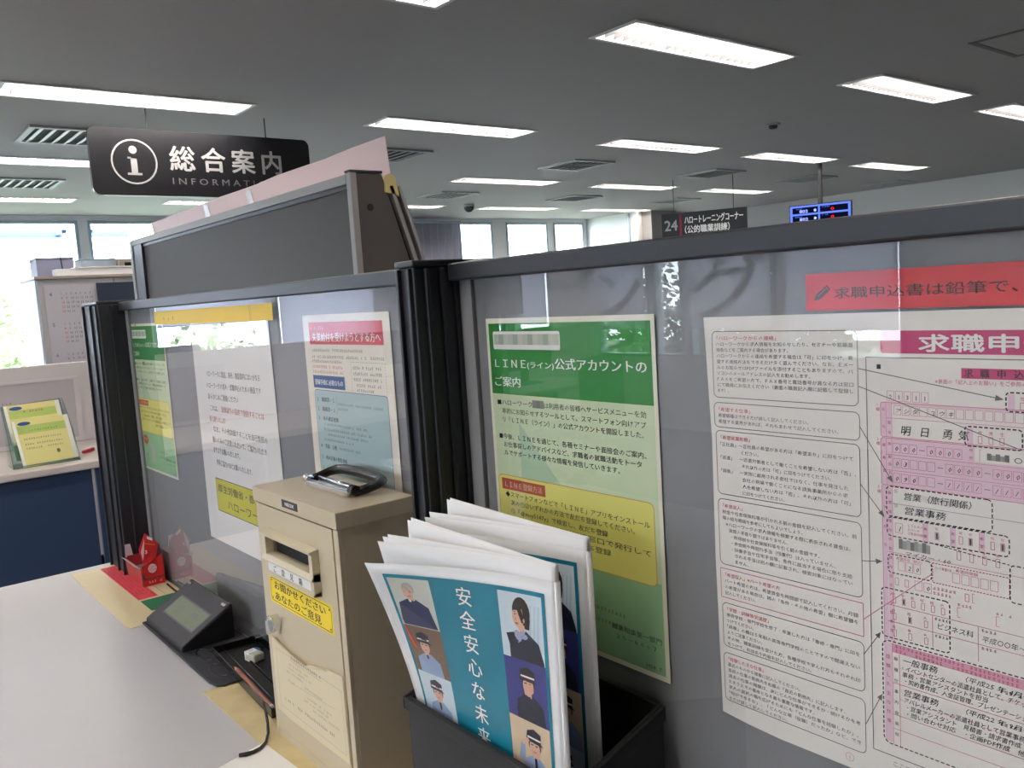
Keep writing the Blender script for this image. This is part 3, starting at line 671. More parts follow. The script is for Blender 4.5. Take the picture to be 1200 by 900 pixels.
# wishes part
sh.rect(k_ppink, 149.6, 119.6, 153, 232, .2); sh.stroke(k_lpink, [(149.6, 119.6), (149.6, 232)], .4, .8)
sh.rect(k_ppink, 153.3, 121, 156.8, 232, .25); sh.stroke(k_lpink, [(156.9, 120), (156.9, 232)], .25, .8)
for k in range(16): sh.text(k_pink, '希望職種条件勤務時間収入学歴訓'[k % 14], 153.8, 125.5+k*6.6, 2.6)
sh.frame(k_black, 152.8, 119.8, 222, 140.8, .75, 3, L=1.4, dash=(2.4, 1.2)); sh.frame(k_black, 153, 141.6, 232, 155, .75, 3, L=1.4, dash=(2.4, 1.2))
sh.stroke(k_grey, [(157, 131.6), (420, 131.6)], .25, 1)
sh.text(k_black, '営業（旅行関係）', 165.5, 127.6, 5.8, 44, L=1.6, shear=.15, bold=.004); sh.text(k_black, '営業事務', 165.9, 137.6, 6, 27.5, L=1.6, shear=.15, bold=.004)
sh.text(k_black, '①', 158, 123.8, 3); sh.text(k_black, '②', 158, 133.8, 3)
sh.frame(k_lpink, 158.7, 145.2, 163.8, 152, .3, L=1); sh.text(k_black, '1', 159.9, 151, 5.4, shear=.4, L=1.6)
for k, s_ in enumerate(('１フルタイム', '２パート', '３季節労働等')): sh.text(k_pink, s_, 167, 146.5+k*2.7, 2.2)
for x in (178, 196, 214): sh.rect(k_ppink, x, 142, x+3.4, 155, .3); sh.stroke(k_lpink, [(x, 142), (x, 155)], .25, .9); sh.text(k_pink, '希', x+.4, 147, 2.4); sh.text(k_pink, '望', x+.4, 152, 2.4)
for x in (187, 202.5, 208.5, 222, 228): sh.frame(k_pink, x-1, 147, x+1.2, 152, .28, L=1); sh.text(k_pink, '可', x-1.2, 145.6, 2.3)
for x in (187, 208.5, 228): sh.rect(k_grey, x-.6, 147.4, x+.8, 151.6, 1)
for i in range(8): sh.rect([ink('grey block f', (130, 128, 124)), ink('grey block h', (190, 186, 180)), ink('grey block g', (168, 165, 160))][i*5 % 3], 161+i*2.7, 156+(i % 2), 163.7+i*2.7, 163, 1.5)
sh.text(k_black, 'マイカー・60', 166, 167, 3.6, 30, L=1.6, shear=.2)
sh.frame(k_black, 153.2, 168, 183.2, 181.4, .75, 2.5, L=1.4, dash=(2, 1)); cells(160.4, 172, 3, 5.4, 4.6, 6.5, ' 20'); sh.text(k_pink, '希望月収（税込）', 159, 171.2, 2.4, 18)
sh.frame(k_pink, 184, 168.5, 232, 182, .6, 0, L=1.3, dash=(1.2, .8)); cells(197, 172.5, 5, 5.9, 4.7, 6.6, ''); sh.text(k_pink, 'パート希望の方', 185.5, 172.4, 2.4, 11); sh.text(k_pink, '希望時間額', 199, 171.6, 2.4, 14)
sh.frame(k_black, 232.4, 160, 330, 184, .75, 2.5, L=1.4, dash=(2.4, 1.2))
sh.stroke(k_black, [(183, 155), (232, 160)], .6, 1.3, dash=(2, 1))
sh.stroke(k_lpink, [(153, 166.6), (420, 166.6)], .3, .8)
for x in (200, 208, 216, 224): sh.frame(k_pink, x, 157.5, x+2.4, 163, .28, L=1); sh.text(k_pink, '不可要否'[int(x) % 4], x-.2, 156.8, 2.4)
cells(171.8, 183.6, 2, 6.2, 5, 6.5, ' 0'); 
for x in (158, 165): sh.frame(k_pink, x, 184.5, x+2.4, 189.5, .28, L=1)
sh.blur(k_pink, 184, 200, 187, 2.6); sh.blur(k_pink, 184, 200, 190.5, 2.6); sh.frame(k_pink, 205, 185, 207.4, 190, .28, L=1); sh.stroke(k_lpink, [(211, 190), (209.5, 190), (209.5, 184), (211, 184)], .3, 1)
sh.flush('wishes_table', t)
sh.frame(k_black, 148, 193.2, 195, 229, .8, 3, L=1.4, dash=(2.4, 1.2))
for k, v in enumerate((205, 217)): sh.stroke(k_pink, [(152.5, v), (420, v)], .3, .9)
for r_, v in enumerate((198.5, 210.5, 222.5)):
    for c_ in range(6 if r_ == 0 else 3):
        x = 156+c_*(6.7 if r_ == 0 else 11); sh.frame(k_pink, x, v, x+2.2, v+4.6, .28, L=1); sh.text(k_pink, '中学高校短大高専大学専修'[(r_*3+c_) % 12], x-.8, v-.9, 2.5)
sh.rect(k_grey, 163.2, 199, 164.4, 202.6, 1); sh.rect(k_grey, 167.4, 211, 168.6, 214.6, 1)
sh.stroke(k_pink, [(183.5, 205), (183.5, 229)], .3, .9); sh.stroke(k_pink, [(213, 205), (213, 229)], .3, .9)
sh.text(k_black, 'ビジネス科', 187, 213.5, 4.8, 23, L=1.6, shear=.15); sh.text(k_black, '平成○○年～△△年', 215.5, 214.6, 4.8, 40, L=1.6, shear=.15)
for a, b in ((185, 207.6), (185, 219.6), (215, 207.6), (215, 219.6)): sh.blur(k_black, a, a+9, b+.6, 2.4)
for x in (200, 224): sh.stroke(k_lpink, [(x+2, 202), (x, 202), (x, 195.5), (x+2, 195.5)], .3, 1); sh.blur(k_pink, x, x+9, 194.6, 2.4)
sh.flush('schooling_table', t)
sh.frame(k_black, 147.9, 231.8, 412, 308.4, .85, 5, L=1.4, dash=(2.4, 1.2))
sh.rect(k_ppink, 149, 233, 154.6, 307, .2); sh.rect(ink('band rose', (236, 170, 190)), 154.8, 233, 412, 239.5, .2); sh.blur(k_pink, 157, 300, 236, 2.8, seed=2); sh.blur(k_pink, 157, 300, 239.2, 2.8, seed=5)
for k, ch in enumerate('経験した主な仕事'): sh.text(k_pink, ch, 150.2, 245+k*6.8, 3.4)
for y in (262, 285.5, 296): sh.stroke(k_pink, [(155, y), (412, y)], .3, .9)
for y in (250, 273): sh.stroke(k_lpink, [(160, y), (412, y)], .2, .9)
sh.stroke(k_pink, [(160, 240), (160, 308)], .3, .9); sh.stroke(k_pink, [(155, 233), (155, 308)], .25, .9)
for k in range(8): sh.text(k_black, '職種仕事内容期間'[k], 156, 245+k*8, 3)
HW = [('一般事務', 162.8, 245.5, 5.6, 24), ('（平成25 年 4月～', 205, 245.2, 4.4, 40), ('・イベントセンターの派遣社員として、チケット管理', 162, 250.6, 4.4, 92), ('事務・営業アシスタントを担当', 162, 255.2, 4.2, 57), ('・契約書作成、入金証管理、プレゼンテーション資料', 164, 259.8, 4.2, 90),
      ('営業事務', 163.2, 268.8, 5.6, 24), ('（平成22 年 9月～', 205, 267.6, 4.4, 40), ('アパレルメーカーの派遣社員として営業事務を担当', 163, 274, 4.4, 90), ('・営業アシスタント　見積書・請求書作成', 165, 278.8, 4.2, 74), ('・問い合わせ対応　・企画PDF作成　他', 165, 283.6, 4.2, 76)]
for s_, u, v, z, w in HW: sh.text(k_black, s_, u, v, z, w, L=1.6, shear=.2, bold=.004)
sh.blur(k_black, 222, 236, 304, 2.6)
sh.text(k_grey, 'ここで記載されたもの', 154.4, 324.5, 4.2, 46)
for k, y in enumerate((246, 268)): sh.blur(k_black, 226, 240, y, 2.8)
sh.flush('work_history_table', t)
# arrows from the boxes into the form
for m_, (a, b), (c, d), head in ((k_grey, (134, 38.4), (227.5, 54.9), 1), (k_grey, (134, 51), (236.5, 85.1), 0), (k_grey, (134, 79.4), (156.8, 115.8), 1), (k_grey, (133.7, 121), (150.3, 141.4), 1), (k_grey, (133.7, 177.4), (147.6, 174.9), 1), (k_lpink, (134, 221), (184, 176), 0), (k_grey, (133.5, 247.8), (146, 228.4), 1), (k_grey, (134.3, 300.4), (146.4, 274.6), 1)):
    sh.stroke(m_, [(a, b), (c, d)], .55, 2)
    if head:
        dx, dy = c-a, d-b; l = math.hypot(dx, dy); dx /= l; dy /= l
        sh.quad(m_, [(c+dx*1.6, d+dy*1.6), (c-dx*3.4-dy*1.9, d-dy*3.4+dx*1.9), (c-dx*3.4+dy*1.9, d-dy*3.4-dx*1.9)], 2.4)
for x0, y0, x1, y1 in ((230.3, 50.6, 262, 62.4), (205.7, 73.6, 239.6, 86.2)):
    sh.frame(k_black, x0, y0, x1, y1, .9, 2.2, L=1.8, dash=(2.2, 1.1)); sh.rect(k_ppink, x0+1, y0+1, x0+5, y1-1, .3)
    for k in range(3): sh.text(k_pink, '性別男女生年'[k*2 % 6], x0+8+k*6.5, y0+4.6, 2.6); sh.frame(k_pink, x0+8+k*6.5, y0+6, x0+10.4+k*6.5, y0+10.4, .28, L=1)
sh.flush('arrows', t)

# white notice with yellow label (left screen)
t, sh = poster('white_notice', 'tall white notice with red lines and a yellow office label', 'poster', 1.688, .0, .372, .44, M('notice paper', (246, 242, 238), .55), cut=[(0, 0), (368, 0), (372, 440), (-3, 440)])
k_nt = ink('notice text', (92, 90, 88))
for i, (m_, s_, u, v, w) in enumerate([(k_nt, 'ハローワークに電話、来所、施設案内にはいかなる', 62, 117, 252), (k_nt, 'ハローワークの求人・求職申込のための施設です', 58, 139, 255), (k_nt, 'あらかじめご連絡ください', 60, 160, 150), (k_nt, 'これは、', 66, 182, 40), (k_red, '法律以外の目的で使用することは', 122, 182, 195), (k_red, '固くお断りいたします', 58, 203, 80), (k_nt, 'なお、その他詳細することを自己負担の', 72, 222, 250), (k_nt, '願いのみのご注意いただいて、ご協力いただき', 62, 243, 252), (k_nt, 'ますようお願いいたします。', 62, 263, 130), (k_nt, '何卒ご協力のほどお願いいたします。', 72, 286, 170)]):
    if s_ is None: sh.blur(m_, u, u+w, v, 14)
    else: sh.text(m_, s_, u, v, 12.5, w, bold=.006, L=1, res=1)
sh.flush('body_text', t)
sh.rrect(k_grey, 55, 313, 340, 378, 3, .5); sh.rrect(ink('label yellow', (226, 218, 84)), 56.5, 314.5, 338.5, 376.5, 2, 1)
sh.text(k_nt, '厚生労働省・都道府県', 66, 338, 17, 250, bold=.01, L=2, res=2); sh.text(k_nt, 'ハローワーク', 108, 367, 20, 170, L=2, res=2)
sh.flush('yellow_label', t)
# yellow strip
t, sh = poster('yellow_strip', 'long yellow tape strip along the top of the left screen', 'tape strip', 1.886, .0105, .602, .0272, ink('strip yellow', (236, 196, 44)), X=XG-.0067)
sh.stroke(ink('strip crease', (206, 166, 60)), [(510, 0), (512, 27)], 2.5); sh.stroke(ink('strip crease', (206, 166, 60)), [(518, 0), (517, 27)], 1.5)
for u in (60, 88, 116): sh.blur(k_nt, u, u+9, 20, 9)
sh.flush('crease_and_marks', t)
# notice for benefits
t, sh = poster('red_headed_notice', 'cream notice with red heading and pale blue list above the suggestion box', 'poster', 1.194, -.0115, .249, .33, M('notice cream', (250, 242, 226), .55))
sh.rect(k_hred, 19, 11, 231, 43, .5)
sh.blur(k_ppink, 24, 66, 22, 6, 1.5); sh.text(k_white, '失業給付を受けようとする方へ', 28, 38, 14, 196, bold=.015, L=1.5, res=2)
sh.flush('heading', t)
for i, (u, v, w, m_) in enumerate([(24, 54, 150, k_nt), (22, 63.5, 208, k_nt), (20, 70, 92, k_nt), (21, 78, 96, k_red), (21, 85.5, 96, k_red), (143, 77, 80, k_nt), (143, 85, 76, k_nt), (143, 93, 80, k_nt), (150, 101, 70, k_grey), (150, 108, 50, k_grey)]): sh.blur(m_, u, u+w, v, 5.2)
sh.frame(k_grey, 138, 67, 230, 106+5, .6, 0, L=1, dash=(2, 2)); sh.flush('body_text', t)
sh.rect(k_blue, 20, 88.5, 117, 107, 1.2); sh.text(k_white, '登録手続に必要なもの', 25, 101.5, 8.6, 86, bold=.015, L=2, res=2); sh.flush('blue_label', t)
sh.rrect(k_dblue, 20, 109.5, 231, 310, 7, 1.2); sh.rrect(k_pblue, 20.9, 110.4, 230.1, 309, 6.4, 1.8)
for s_, u, v, w in (('１　離職票－１', 27, 126.5, 54), ('２　離職票－２', 27, 140.5, 54), ('３　本人確認書類', 27, 154.5, 62), ('４　写真　２枚', 27, 196, 50), ('５　本人名義の預金通帳', 27, 213, 78), ('６　印鑑', 27, 230, 30)): sh.text(k_black, s_, u, v, 7.2, w, bold=.012, L=2.4)
for u, v, w in ((90, 130, 130), (90, 137, 30), (44, 162, 130), (40, 170, 140), (52, 177, 120), (40, 185, 90), (84, 195, 60)): sh.blur(k_nt, u, u+w, v, 4.4, 2.4)
sh.stroke(k_grey, [(85, 119), (88, 119), (88, 142), (85, 142)], .5, 2.4)
sh.flush('list_panel', t)

# ================================================================== SUGGESTION BOX
BX0, BX1, BY0, BY1, BT = .446, .5535, .898, 1.141, -.24
sb = thing('suggestion_box', 'beige metal suggestion box with yellow sticker on the counter', 'suggestion box', ((BX0+BX1)/2, (BY0+BY1)/2, CT))
zb = CT
body = MB().mat(m_beige)
body.box(BX0+.006, BX1, BY0+.0015, BY1-.0015, zb, BT-.02)
body.box(BX0+.0008, BX0+.006, BY0+.0015, BY0+.0135, zb+.0, BT-.022).box(BX0+.0008, BX0+.006, BY1-.0105, BY1-.0015, zb, BT-.022).box(BX0+.0008, BX0+.006, BY0+.0135, BY1-.0105, zb, zb+.013)
build('body', body, sb, bevel=.0008)
lid = MB().mat(m_beige).box(BX0-.0015, BX1+.001, BY0-.0005, BY1+.0005, BT-.0205, BT)
build('lid', lid, sb, bevel=.0012)
# door: a frame around the slot opening
U0 = BY1
def by(u): return U0-u
D0, D1 = BX0-.0002, BX0+.0045
dz = lambda d: BT-d
door = MB().mat(m_beige)
u0_, u1_, t0_, t1_ = .0118, .2285, .0225, .3455
hu0, hu1, hz0, hz1 = .051, .179, .060, .084
door.box(D0, D1, by(u1_), by(hu1), dz(t1_), dz(t0_)).box(D0, D1, by(hu0), by(u0_), dz(t1_), dz(t0_)).box(D0, D1, by(hu1), by(hu0), dz(hz0), dz(t0_)).box(D0, D1, by(hu1), by(hu0), dz(t1_), dz(hz1))
dr = build('door', door, sb)
build('door_gap', MB().mat(m_dark).box(BX0+.0045, BX0+.0062, BY0+.0135, BY1-.0105, zb+.013, BT-.0206), sb)
sl = MB().mat(m_beige2); P0 = D0-.010
sl.prism([(D0, by(.039), dz(.0535)), (P0-.003, by(.039), dz(.0555)), (P0-.003, by(.039), dz(.0585)), (D0, by(.039), dz(.0615))], (0, -.1495, 0))
sl.box(P0, D0, by(.1885), by(.1795), dz(.1125), dz(.060)).box(P0, D0, by(.0495), by(.039), dz(.060+.025), dz(.060))
sl.prism([(D0, by(.039), dz(.0835)), (P0+.001, by(.039), dz(.0845)), (P0-.003, by(.039), dz(.0915)), (P0-.001, by(.039), dz(.0940)), (D0, by(.039), dz(.0950))], (0, -.1495, 0))
sl.box(D0-.0088, D0, by(.1795), by(.039), dz(.1080), dz(.094))
sl.prism([(D0, by(.039), dz(.1065)), (P0-.001, by(.039), dz(.1085)), (P0-.001, by(.039), dz(.1125)), (D0, by(.039), dz(.1140))], (0, -.1495, 0))
sl.mat(m_beige2).box(D0, BX0+.0062, by(.0495), by(.0485), dz(.084), dz(.06)).mat(m_dark).box(BX0+.005, BX0+.0061, by(.179), by(.051), dz(.084), dz(.06))
build('slot_frame', sl, sb, bevel=.0004)
sh = Sheet.plane((D0-.0088, U0, BT), (0, -1, 0), (0, 0, -1), (-1, 0, 0))
sh.rect(m_white, 50, 95.2, 179, 106.8)
for i, ch in enumerate('ご意見箱'): sh.text(k_black, ch, 66+i*26, 105.2, 10, bold=.03, L=1, res=2)
sh.flush('slot_label', sb)
build('name_plate', MB().mat(M('plate black', (30, 28, 34), .4)).box(BX0-.0022, BX0-.0014, by(.1415), by(.0965), dz(.0145), dz(.0045)), sb)
sh = Sheet.plane((BX0-.0022, U0, BT), (0, -1, 0), (0, 0, -1), (-1, 0, 0)); sh.text(k_white, 'NEOX', 107, 11.6, 6.6, 26, bold=.03, L=1, res=2); sh.flush('plate_lettering', sb)
# yellow sticker
sh = Sheet.plane((D0, U0, BT), (0, -1, 0), (0, 0, -1), (-1, 0, 0))
sh.rrect(ink('sticker yellow', (250, 220, 40)), 27.5, 119.5, 212.5, 157.5, 1, .3); sh.frame(k_black, 31, 122.5, 209, 154.5, .8, 4, L=1.2)
sh.text(k_black, 'お聞かせください', 44, 135.6, 13, 150, bold=.022, L=1.4, res=2); sh.text(k_black, 'あなたのご意見', 44, 151, 13, 136, bold=.022, L=1.4, res=2)
for a in (35, 205):
    for b in (126, 151): sh.ell(k_black, a, b, 1.6, 1.6, 1.8, 8)
sh.flush('yellow_sticker', sb)
# yellowed paper notice with a curled torn top edge
np_ = MB().mat(M('old paper', (222, 208, 176), .55, noise=.04, nscale=30))
top = [(18, 211), (30, 209), (55, 214), (90, 218.5), (128, 221), (150, 214), (186, 207), (226, 204)]
pts = top + [(227.5, 315), (150, 316.5), (60, 318), (17.5, 316)]
np_.prism([(D0-.0012, U0-a*.001, BT-b*.001) for a, b in pts], (.0008, 0, 0)); np_obj = build('old_notice', np_, sb)
cu = MB().mat(MATS['old paper'])
for (a, b), (c, d) in zip(top[1:-1], top[2:-1]):
    P = lambda u, v, x: Vector((D0-x, U0-u*.001, BT-v*.001))
    cu.add([P(a, b+3, .0014), P(c, d+3, .0014), P(c, d, .004), P(a, b, .004), P(c, d-2.2, .005), P(a, b-2.2, .005)], [(0, 1, 2, 3), (3, 2, 4, 5)])
build('curled_edge', cu, np_obj, solid=.0004)
sh = Sheet.plane((D0-.0012, U0, BT), (0, -1, 0), (0, 0, -1), (-1, 0, 0)); k_old = ink('faded', (150, 140, 122)); k_old2 = ink('faded dark', (110, 106, 100))
sh.blur(k_old2, 78, 166, 227, 5.2); sh.stroke(k_old, [(78, 229), (168, 229)], .4, 1)
for k, (a, b) in enumerate(((70, 130), (60, 140), (60, 110), (115, 170), (62, 84), (120, 190), (110, 180), (130, 205))): sh.blur(k_old, a, b, 237+k*6.2, 3.6, seed=k)
sh.stroke(k_old, [(68, 262), (200, 254)], .35, 1); sh.frame(k_old, 30, 222+2, 220, 306, .4, 0, L=.6)
sh.blur(k_old2, 46, 100, 294, 5); sh.blur(k_old2, 108, 200, 294, 5, seed=2); sh.flush('faded_print', np_obj)
lk = MB().mat(m_chrome); cy = by(.0434); cz = dz(.184)
lk.cyl((D0-.012, cy, cz), (D0, cy, cz), .0115, 24)
lko = build('lock', lk, sb, bevel=.0008)
build('lock_tab', MB().mat(m_chrome).box(D0-.017, D0-.011, cy-.0025, cy+.0025, cz-.013, cz+.006).mat(m_dark).box(D0-.0125, D0-.012, cy-.001, cy+.001, cz-.004, cz+.004), lko, bevel=.0006)

# black and chrome looped tool on the box
t = thing('desk_punch', 'black looped handle tool with chrome front bar on the beige box', 'hole punch', (.525, 1.03, BT))
z = BT
c0, c1 = Vector((.4965, 1.074, z)), Vector((.4975, .958, z))
ch = MB().mat(m_chrome)
ch.prism([c0+Vector((-.004, 0, 0)), c0+Vector((.009, 0, 0)), c0+Vector((.009, 0, .003)), c0+Vector((.003, 0, .009)), c0+Vector((-.004, 0, .008))], c1-c0)
build('chrome_bar', ch, t, bevel=.0015)
build('inner_bar', MB().mat(m_chrome).cyl((.5115, 1.068, z+.008), (.5125, .966, z+.008), .0035, 12), t, smooth=True)
hd = MB().mat(m_blackp)
path = [(.500, 1.078, .006), (.517, 1.082, .008), (.534, 1.083, .011), (.543, 1.079, .013), (.548, 1.066, .014), (.549, 1.02, .015), (.5475, .975, .014), (.544, .957, .013), (.534, .950, .011), (.517, .950, .008), (.501, .952, .006)]
rs = [.0055, .0055, .006, .0068, .007, .0075, .007, .0068, .006, .006, .0058]
hd.tube([(a, b, z+max(c, r_+.0006)) for (a, b, c), r_ in zip(path, rs)], rs, 14)
build('handle_loop', hd, t, smooth=True)
build('hinge_knob', MB().mat(m_blackp).cyl((.5, .9585, z+.0095), (.5, .9465, z+.0095), .0065, 16), t, bevel=.001)
build('hinge_knob', MB().mat(m_chrome).cyl((.5, 1.086, z+.0085), (.5, 1.074, z+.0085), .006, 16), t, bevel=.001)

# ================================================================== BROCHURE HOLDER
HX0, HX1, HY0, HY1 = .440, .5585, .507, .757
h = thing('brochure_holder', 'dark grey plastic brochure holder standing open beside the box', 'holder', (.5, .63, CT))
zf, zk = -.413, -.379; th = .0035
build('front_wall', MB().mat(m_char2).box(HX0, HX0+th, HY0, HY1, CT, zf), h, bevel=.0008)
build('back_wall', MB().mat(m_char2).box(HX1-th, HX1, HY0, HY1, CT, zk), h, bevel=.0008)
for yy in (HY0, HY1-th):
    build('side_wall', MB().mat(m_char2).prism([(HX0+th, yy, CT), (HX1-th, yy, CT), (HX1-th, yy, zk), (HX0+th, yy, zf)], (0, th, 0)), h)
build('floor_plate', MB().mat(m_char2).box(HX0+th, HX1-th, HY0+th, HY1-th, CT, CT+th), h)
build('rim_lip', MB().mat(m_char2).box(HX0-.0035, HX0, HY0-.0035, HY1+.0035, zf-.013, zf).prism([(HX0-.0035, HY0-.0035, zf-.013), (HX1, HY0-.0035, zk-.013), (HX1, HY0-.0035, zk), (HX0-.0035, HY0-.0035, zf)], (0, .0035, 0)).prism([(HX0-.0035, HY1, zf-.013), (HX1, HY1, zk-.013), (HX1, HY1, zk), (HX0-.0035, HY1, zf)], (0, .0035, 0)), h, bevel=.0006)

# ------------------------------------------------------------------ brochures
m_bpaper = M('brochure paper', (240, 240, 240), .4)
m_cover = M('brochure cover', (236, 236, 236), .22)
def person_lady(sh, x, y, w, hh, L):
    sh.rect(k_sky, x, y, x+w, y+hh, L, 8, 8)
    for k in range(3): sh.quad(ink('photo pale 2', (184, 204, 216), .35), [(x+w*.72+k*w*.09, y+hh*.15), (x+w*.76+k*w*.09, y+hh*.15), (x+w*.70+k*w*.09, y+hh*.7), (x+w*.66+k*w*.09, y+hh*.7)], L+.3)
    cx, cy = x+w*.48, y+hh*.30
    P = lambda a, b: (cx+a*w, cy+b*hh)
    sh.ell(k_hair, cx+.03*w, cy-.01*hh, .205*w, .235*hh, L+.6)
    sh.quad(k_skin, [P(-.06, .12), P(.08, .08), P(.10, .31), P(-.05, .31)], L+.8); sh.ell(k_skin, cx-.045*w, cy+.05*hh, .135*w, .165*hh, L+1.0)
    sh.quad(k_hair, [P(-.17, -.03), P(-.12, -.14), P(.0, -.18), P(.13, -.10), P(.0, -.05)], L+1.2)
    sh.quad(k_hair, [P(.05, -.12), P(.19, -.08), P(.23, .08), P(.20, .22), P(.10, .22), P(.075, .02)], L+1.2)
    sh.ell(k_skin, cx+.085*w, cy+.10*hh, .022*w, .035*hh, L+1.4, 10)
    sh.rect(k_hair, cx-.135*w, cy+.015*hh, cx-.085*w, cy+.027*hh, L+1.3); sh.rect(k_hair, cx-.03*w, cy+.02*hh, cx+.025*w, cy+.032*hh, L+1.3)
    sh.rect(k_hair, cx-.14*w, cy-.018*hh, cx-.085*w, cy-.01*hh, L+1.3); sh.rect(k_hair, cx-.03*w, cy-.016*hh, cx+.03*w, cy-.008*hh, L+1.3)
    sh.quad(ink('photo nose', (196, 146, 120), .35), [P(-.10, .05), P(-.12, .105), P(-.08, .11)], L+1.3)
    sh.quad(ink('photo lips', (190, 90, 90), .35), [P(-.125, .15), P(-.09, .142), P(-.03, .145), P(-.07, .172), P(-.11, .168)], L+1.3)
    sh.quad(k_navy, [P(-.36, .34), P(-.04, .27), P(.12, .25), P(.40, .40), P(.50, .66), P(.50, .70), P(-.30, .70), P(-.30, .5)], L+.5)
    sh.quad(k_white, [P(-.10, .26), P(.06, .26), P(.02, .68), P(-.10, .68)], L+.8)
    for k, (a, b) in enumerate([(-.1, .3), (.02, .3), (-.06, .37), (.05, .38), (-.02, .44), (-.09, .34), (.08, .34)]): sh.ell([k_lblue, ink('scarf mauve', (170, 160, 184), .35)][k % 2], P(a, b)[0], P(a, b)[1], w*.07, hh*.045, L+1.1+.05*k, 8)
    sh.quad(ink('badge', (230, 214, 160), .3), [P(.14, .50), P(.34, .55), P(.34, .59), P(.14, .54)], L+1.2)
def guard(sh, x, y, w, hh, L, bg, coat, hat, skin_dx=0, arm=0):
    sh.rect(bg, x, y, x+w, y+hh, L, 8, 8)
    cx, cy = x+w*(.5+skin_dx), y+hh*.36
    P = lambda a, b: (min(max(cx+a*w, x), x+w), min(max(cy+b*hh, y), y+hh))
    sh.quad(coat, [P(-.32, .64), P(-.30, .32), P(-.08, .20), P(.12, .20), P(.34, .34), P(.38, .64)], L+.5)
    sh.ell(k_hair, cx, cy+.02*hh, .155*w, .12*hh, L+.7); sh.quad(k_skin, [P(-.05, .1), P(.06, .1), P(.07, .24), P(-.06, .24)], L+.75); sh.ell(k_skin, cx, cy+.05*hh, .13*w, .145*hh, L+.85)
    sh.quad(hat, [P(-.20, -.07), P(-.17, -.20), P(.0, -.26), P(.17, -.20), P(.16, -.06), P(.22, -.02), P(-.2, -.03)], L+1.1)
    sh.stroke(k_white, [P(-.17, -.10), P(.16, -.10)], hh*.03, L+1.4)
    sh.rect(k_hair, cx-.09*w, cy+.0*hh, cx-.03*w, cy+.02*hh, L+1.2); sh.rect(k_hair, cx+.02*w, cy+.0*hh, cx+.08*w, cy+.02*hh, L+1.2); sh.rect(ink('photo lips', (190, 90, 90), .35), cx-.04*w, cy+.115*hh, cx+.04*w, cy+.13*hh, L+1.2)
    sh.quad(k_navy, [P(-.02, .22), P(.04, .22), P(.05, .62), P(-.01, .62)], L+.9)
    if arm == 1: sh.quad(k_skin, [P(-.12, .04), P(.10, .0), P(.13, .12), P(.02, .22), P(-.10, .2)], L+1.5); sh.quad(coat, [P(-.34, .5), P(-.1, .16), P(.0, .24), P(-.16, .6)], L+1.4)
    if arm == 2: sh.quad(coat, [P(-.42, .34), P(-.34, .02), P(-.24, .04), P(-.26, .36)], L+1.2); sh.quad(k_skin, [P(-.36, .03), P(-.16, -.08), P(-.12, -.03), P(-.28, .08)], L+1.5)
    if arm == 3: sh.quad(ink('baton', (224, 70, 50), .3), [P(-.5, -.36), P(-.42, -.36), P(-.22, .12), P(-.30, .14)], L+1.3)
def suit(sh, x, y, w, hh, L):
    sh.rect(ink('photo grey', (204, 208, 196), .35), x, y, x+w, y+hh, L, 8, 8); cx, cy = x+w*.42, y+hh*.24
    P = lambda a, b: (cx+a*w, cy+b*hh)
    sh.ell(ink('grey hair', (176, 170, 166), .35), cx+.01*w, cy-.03*hh, .15*w, .13*hh, L+.75); sh.quad(k_skin, [P(-.05, .1), P(.09, .1), P(.10, .22), P(-.04, .22)], L+.85); sh.ell(k_skin, cx-.01*w, cy+.035*hh, .125*w, .135*hh, L+.95)
    sh.rect(k_hair, cx-.08*w, cy+.02*hh, cx-.03*w, cy+.035*hh, L+1.2); sh.rect(k_hair, cx+.03*w, cy+.02*hh, cx+.08*w, cy+.035*hh, L+1.2); sh.rect(k_brown, cx-.04*w, cy+.115*hh, cx+.05*w, cy+.13*hh, L+1.2)
    sh.quad(ink('suit navy', (44, 50, 88), .3), [P(-.38, .64), P(-.32, .28), P(-.08, .18), P(.14, .18), P(.42, .32), P(.54, .74), P(-.36, .74)], L+.5)
    sh.quad(k_white, [P(-.05, .18), P(.12, .18), P(.10, .40), P(.04, .44)], L+.8); sh.quad(k_navy, [P(.02, .20), P(.06, .20), P(.07, .42), P(.03, .42)], L+1.1)
    sh.quad(k_skin, [P(-.16, .58), P(.10, .55), P(.22, .62), P(.12, .68), P(-.12, .66)], L+1.2)
W_, H_ = 237.0, 335.0
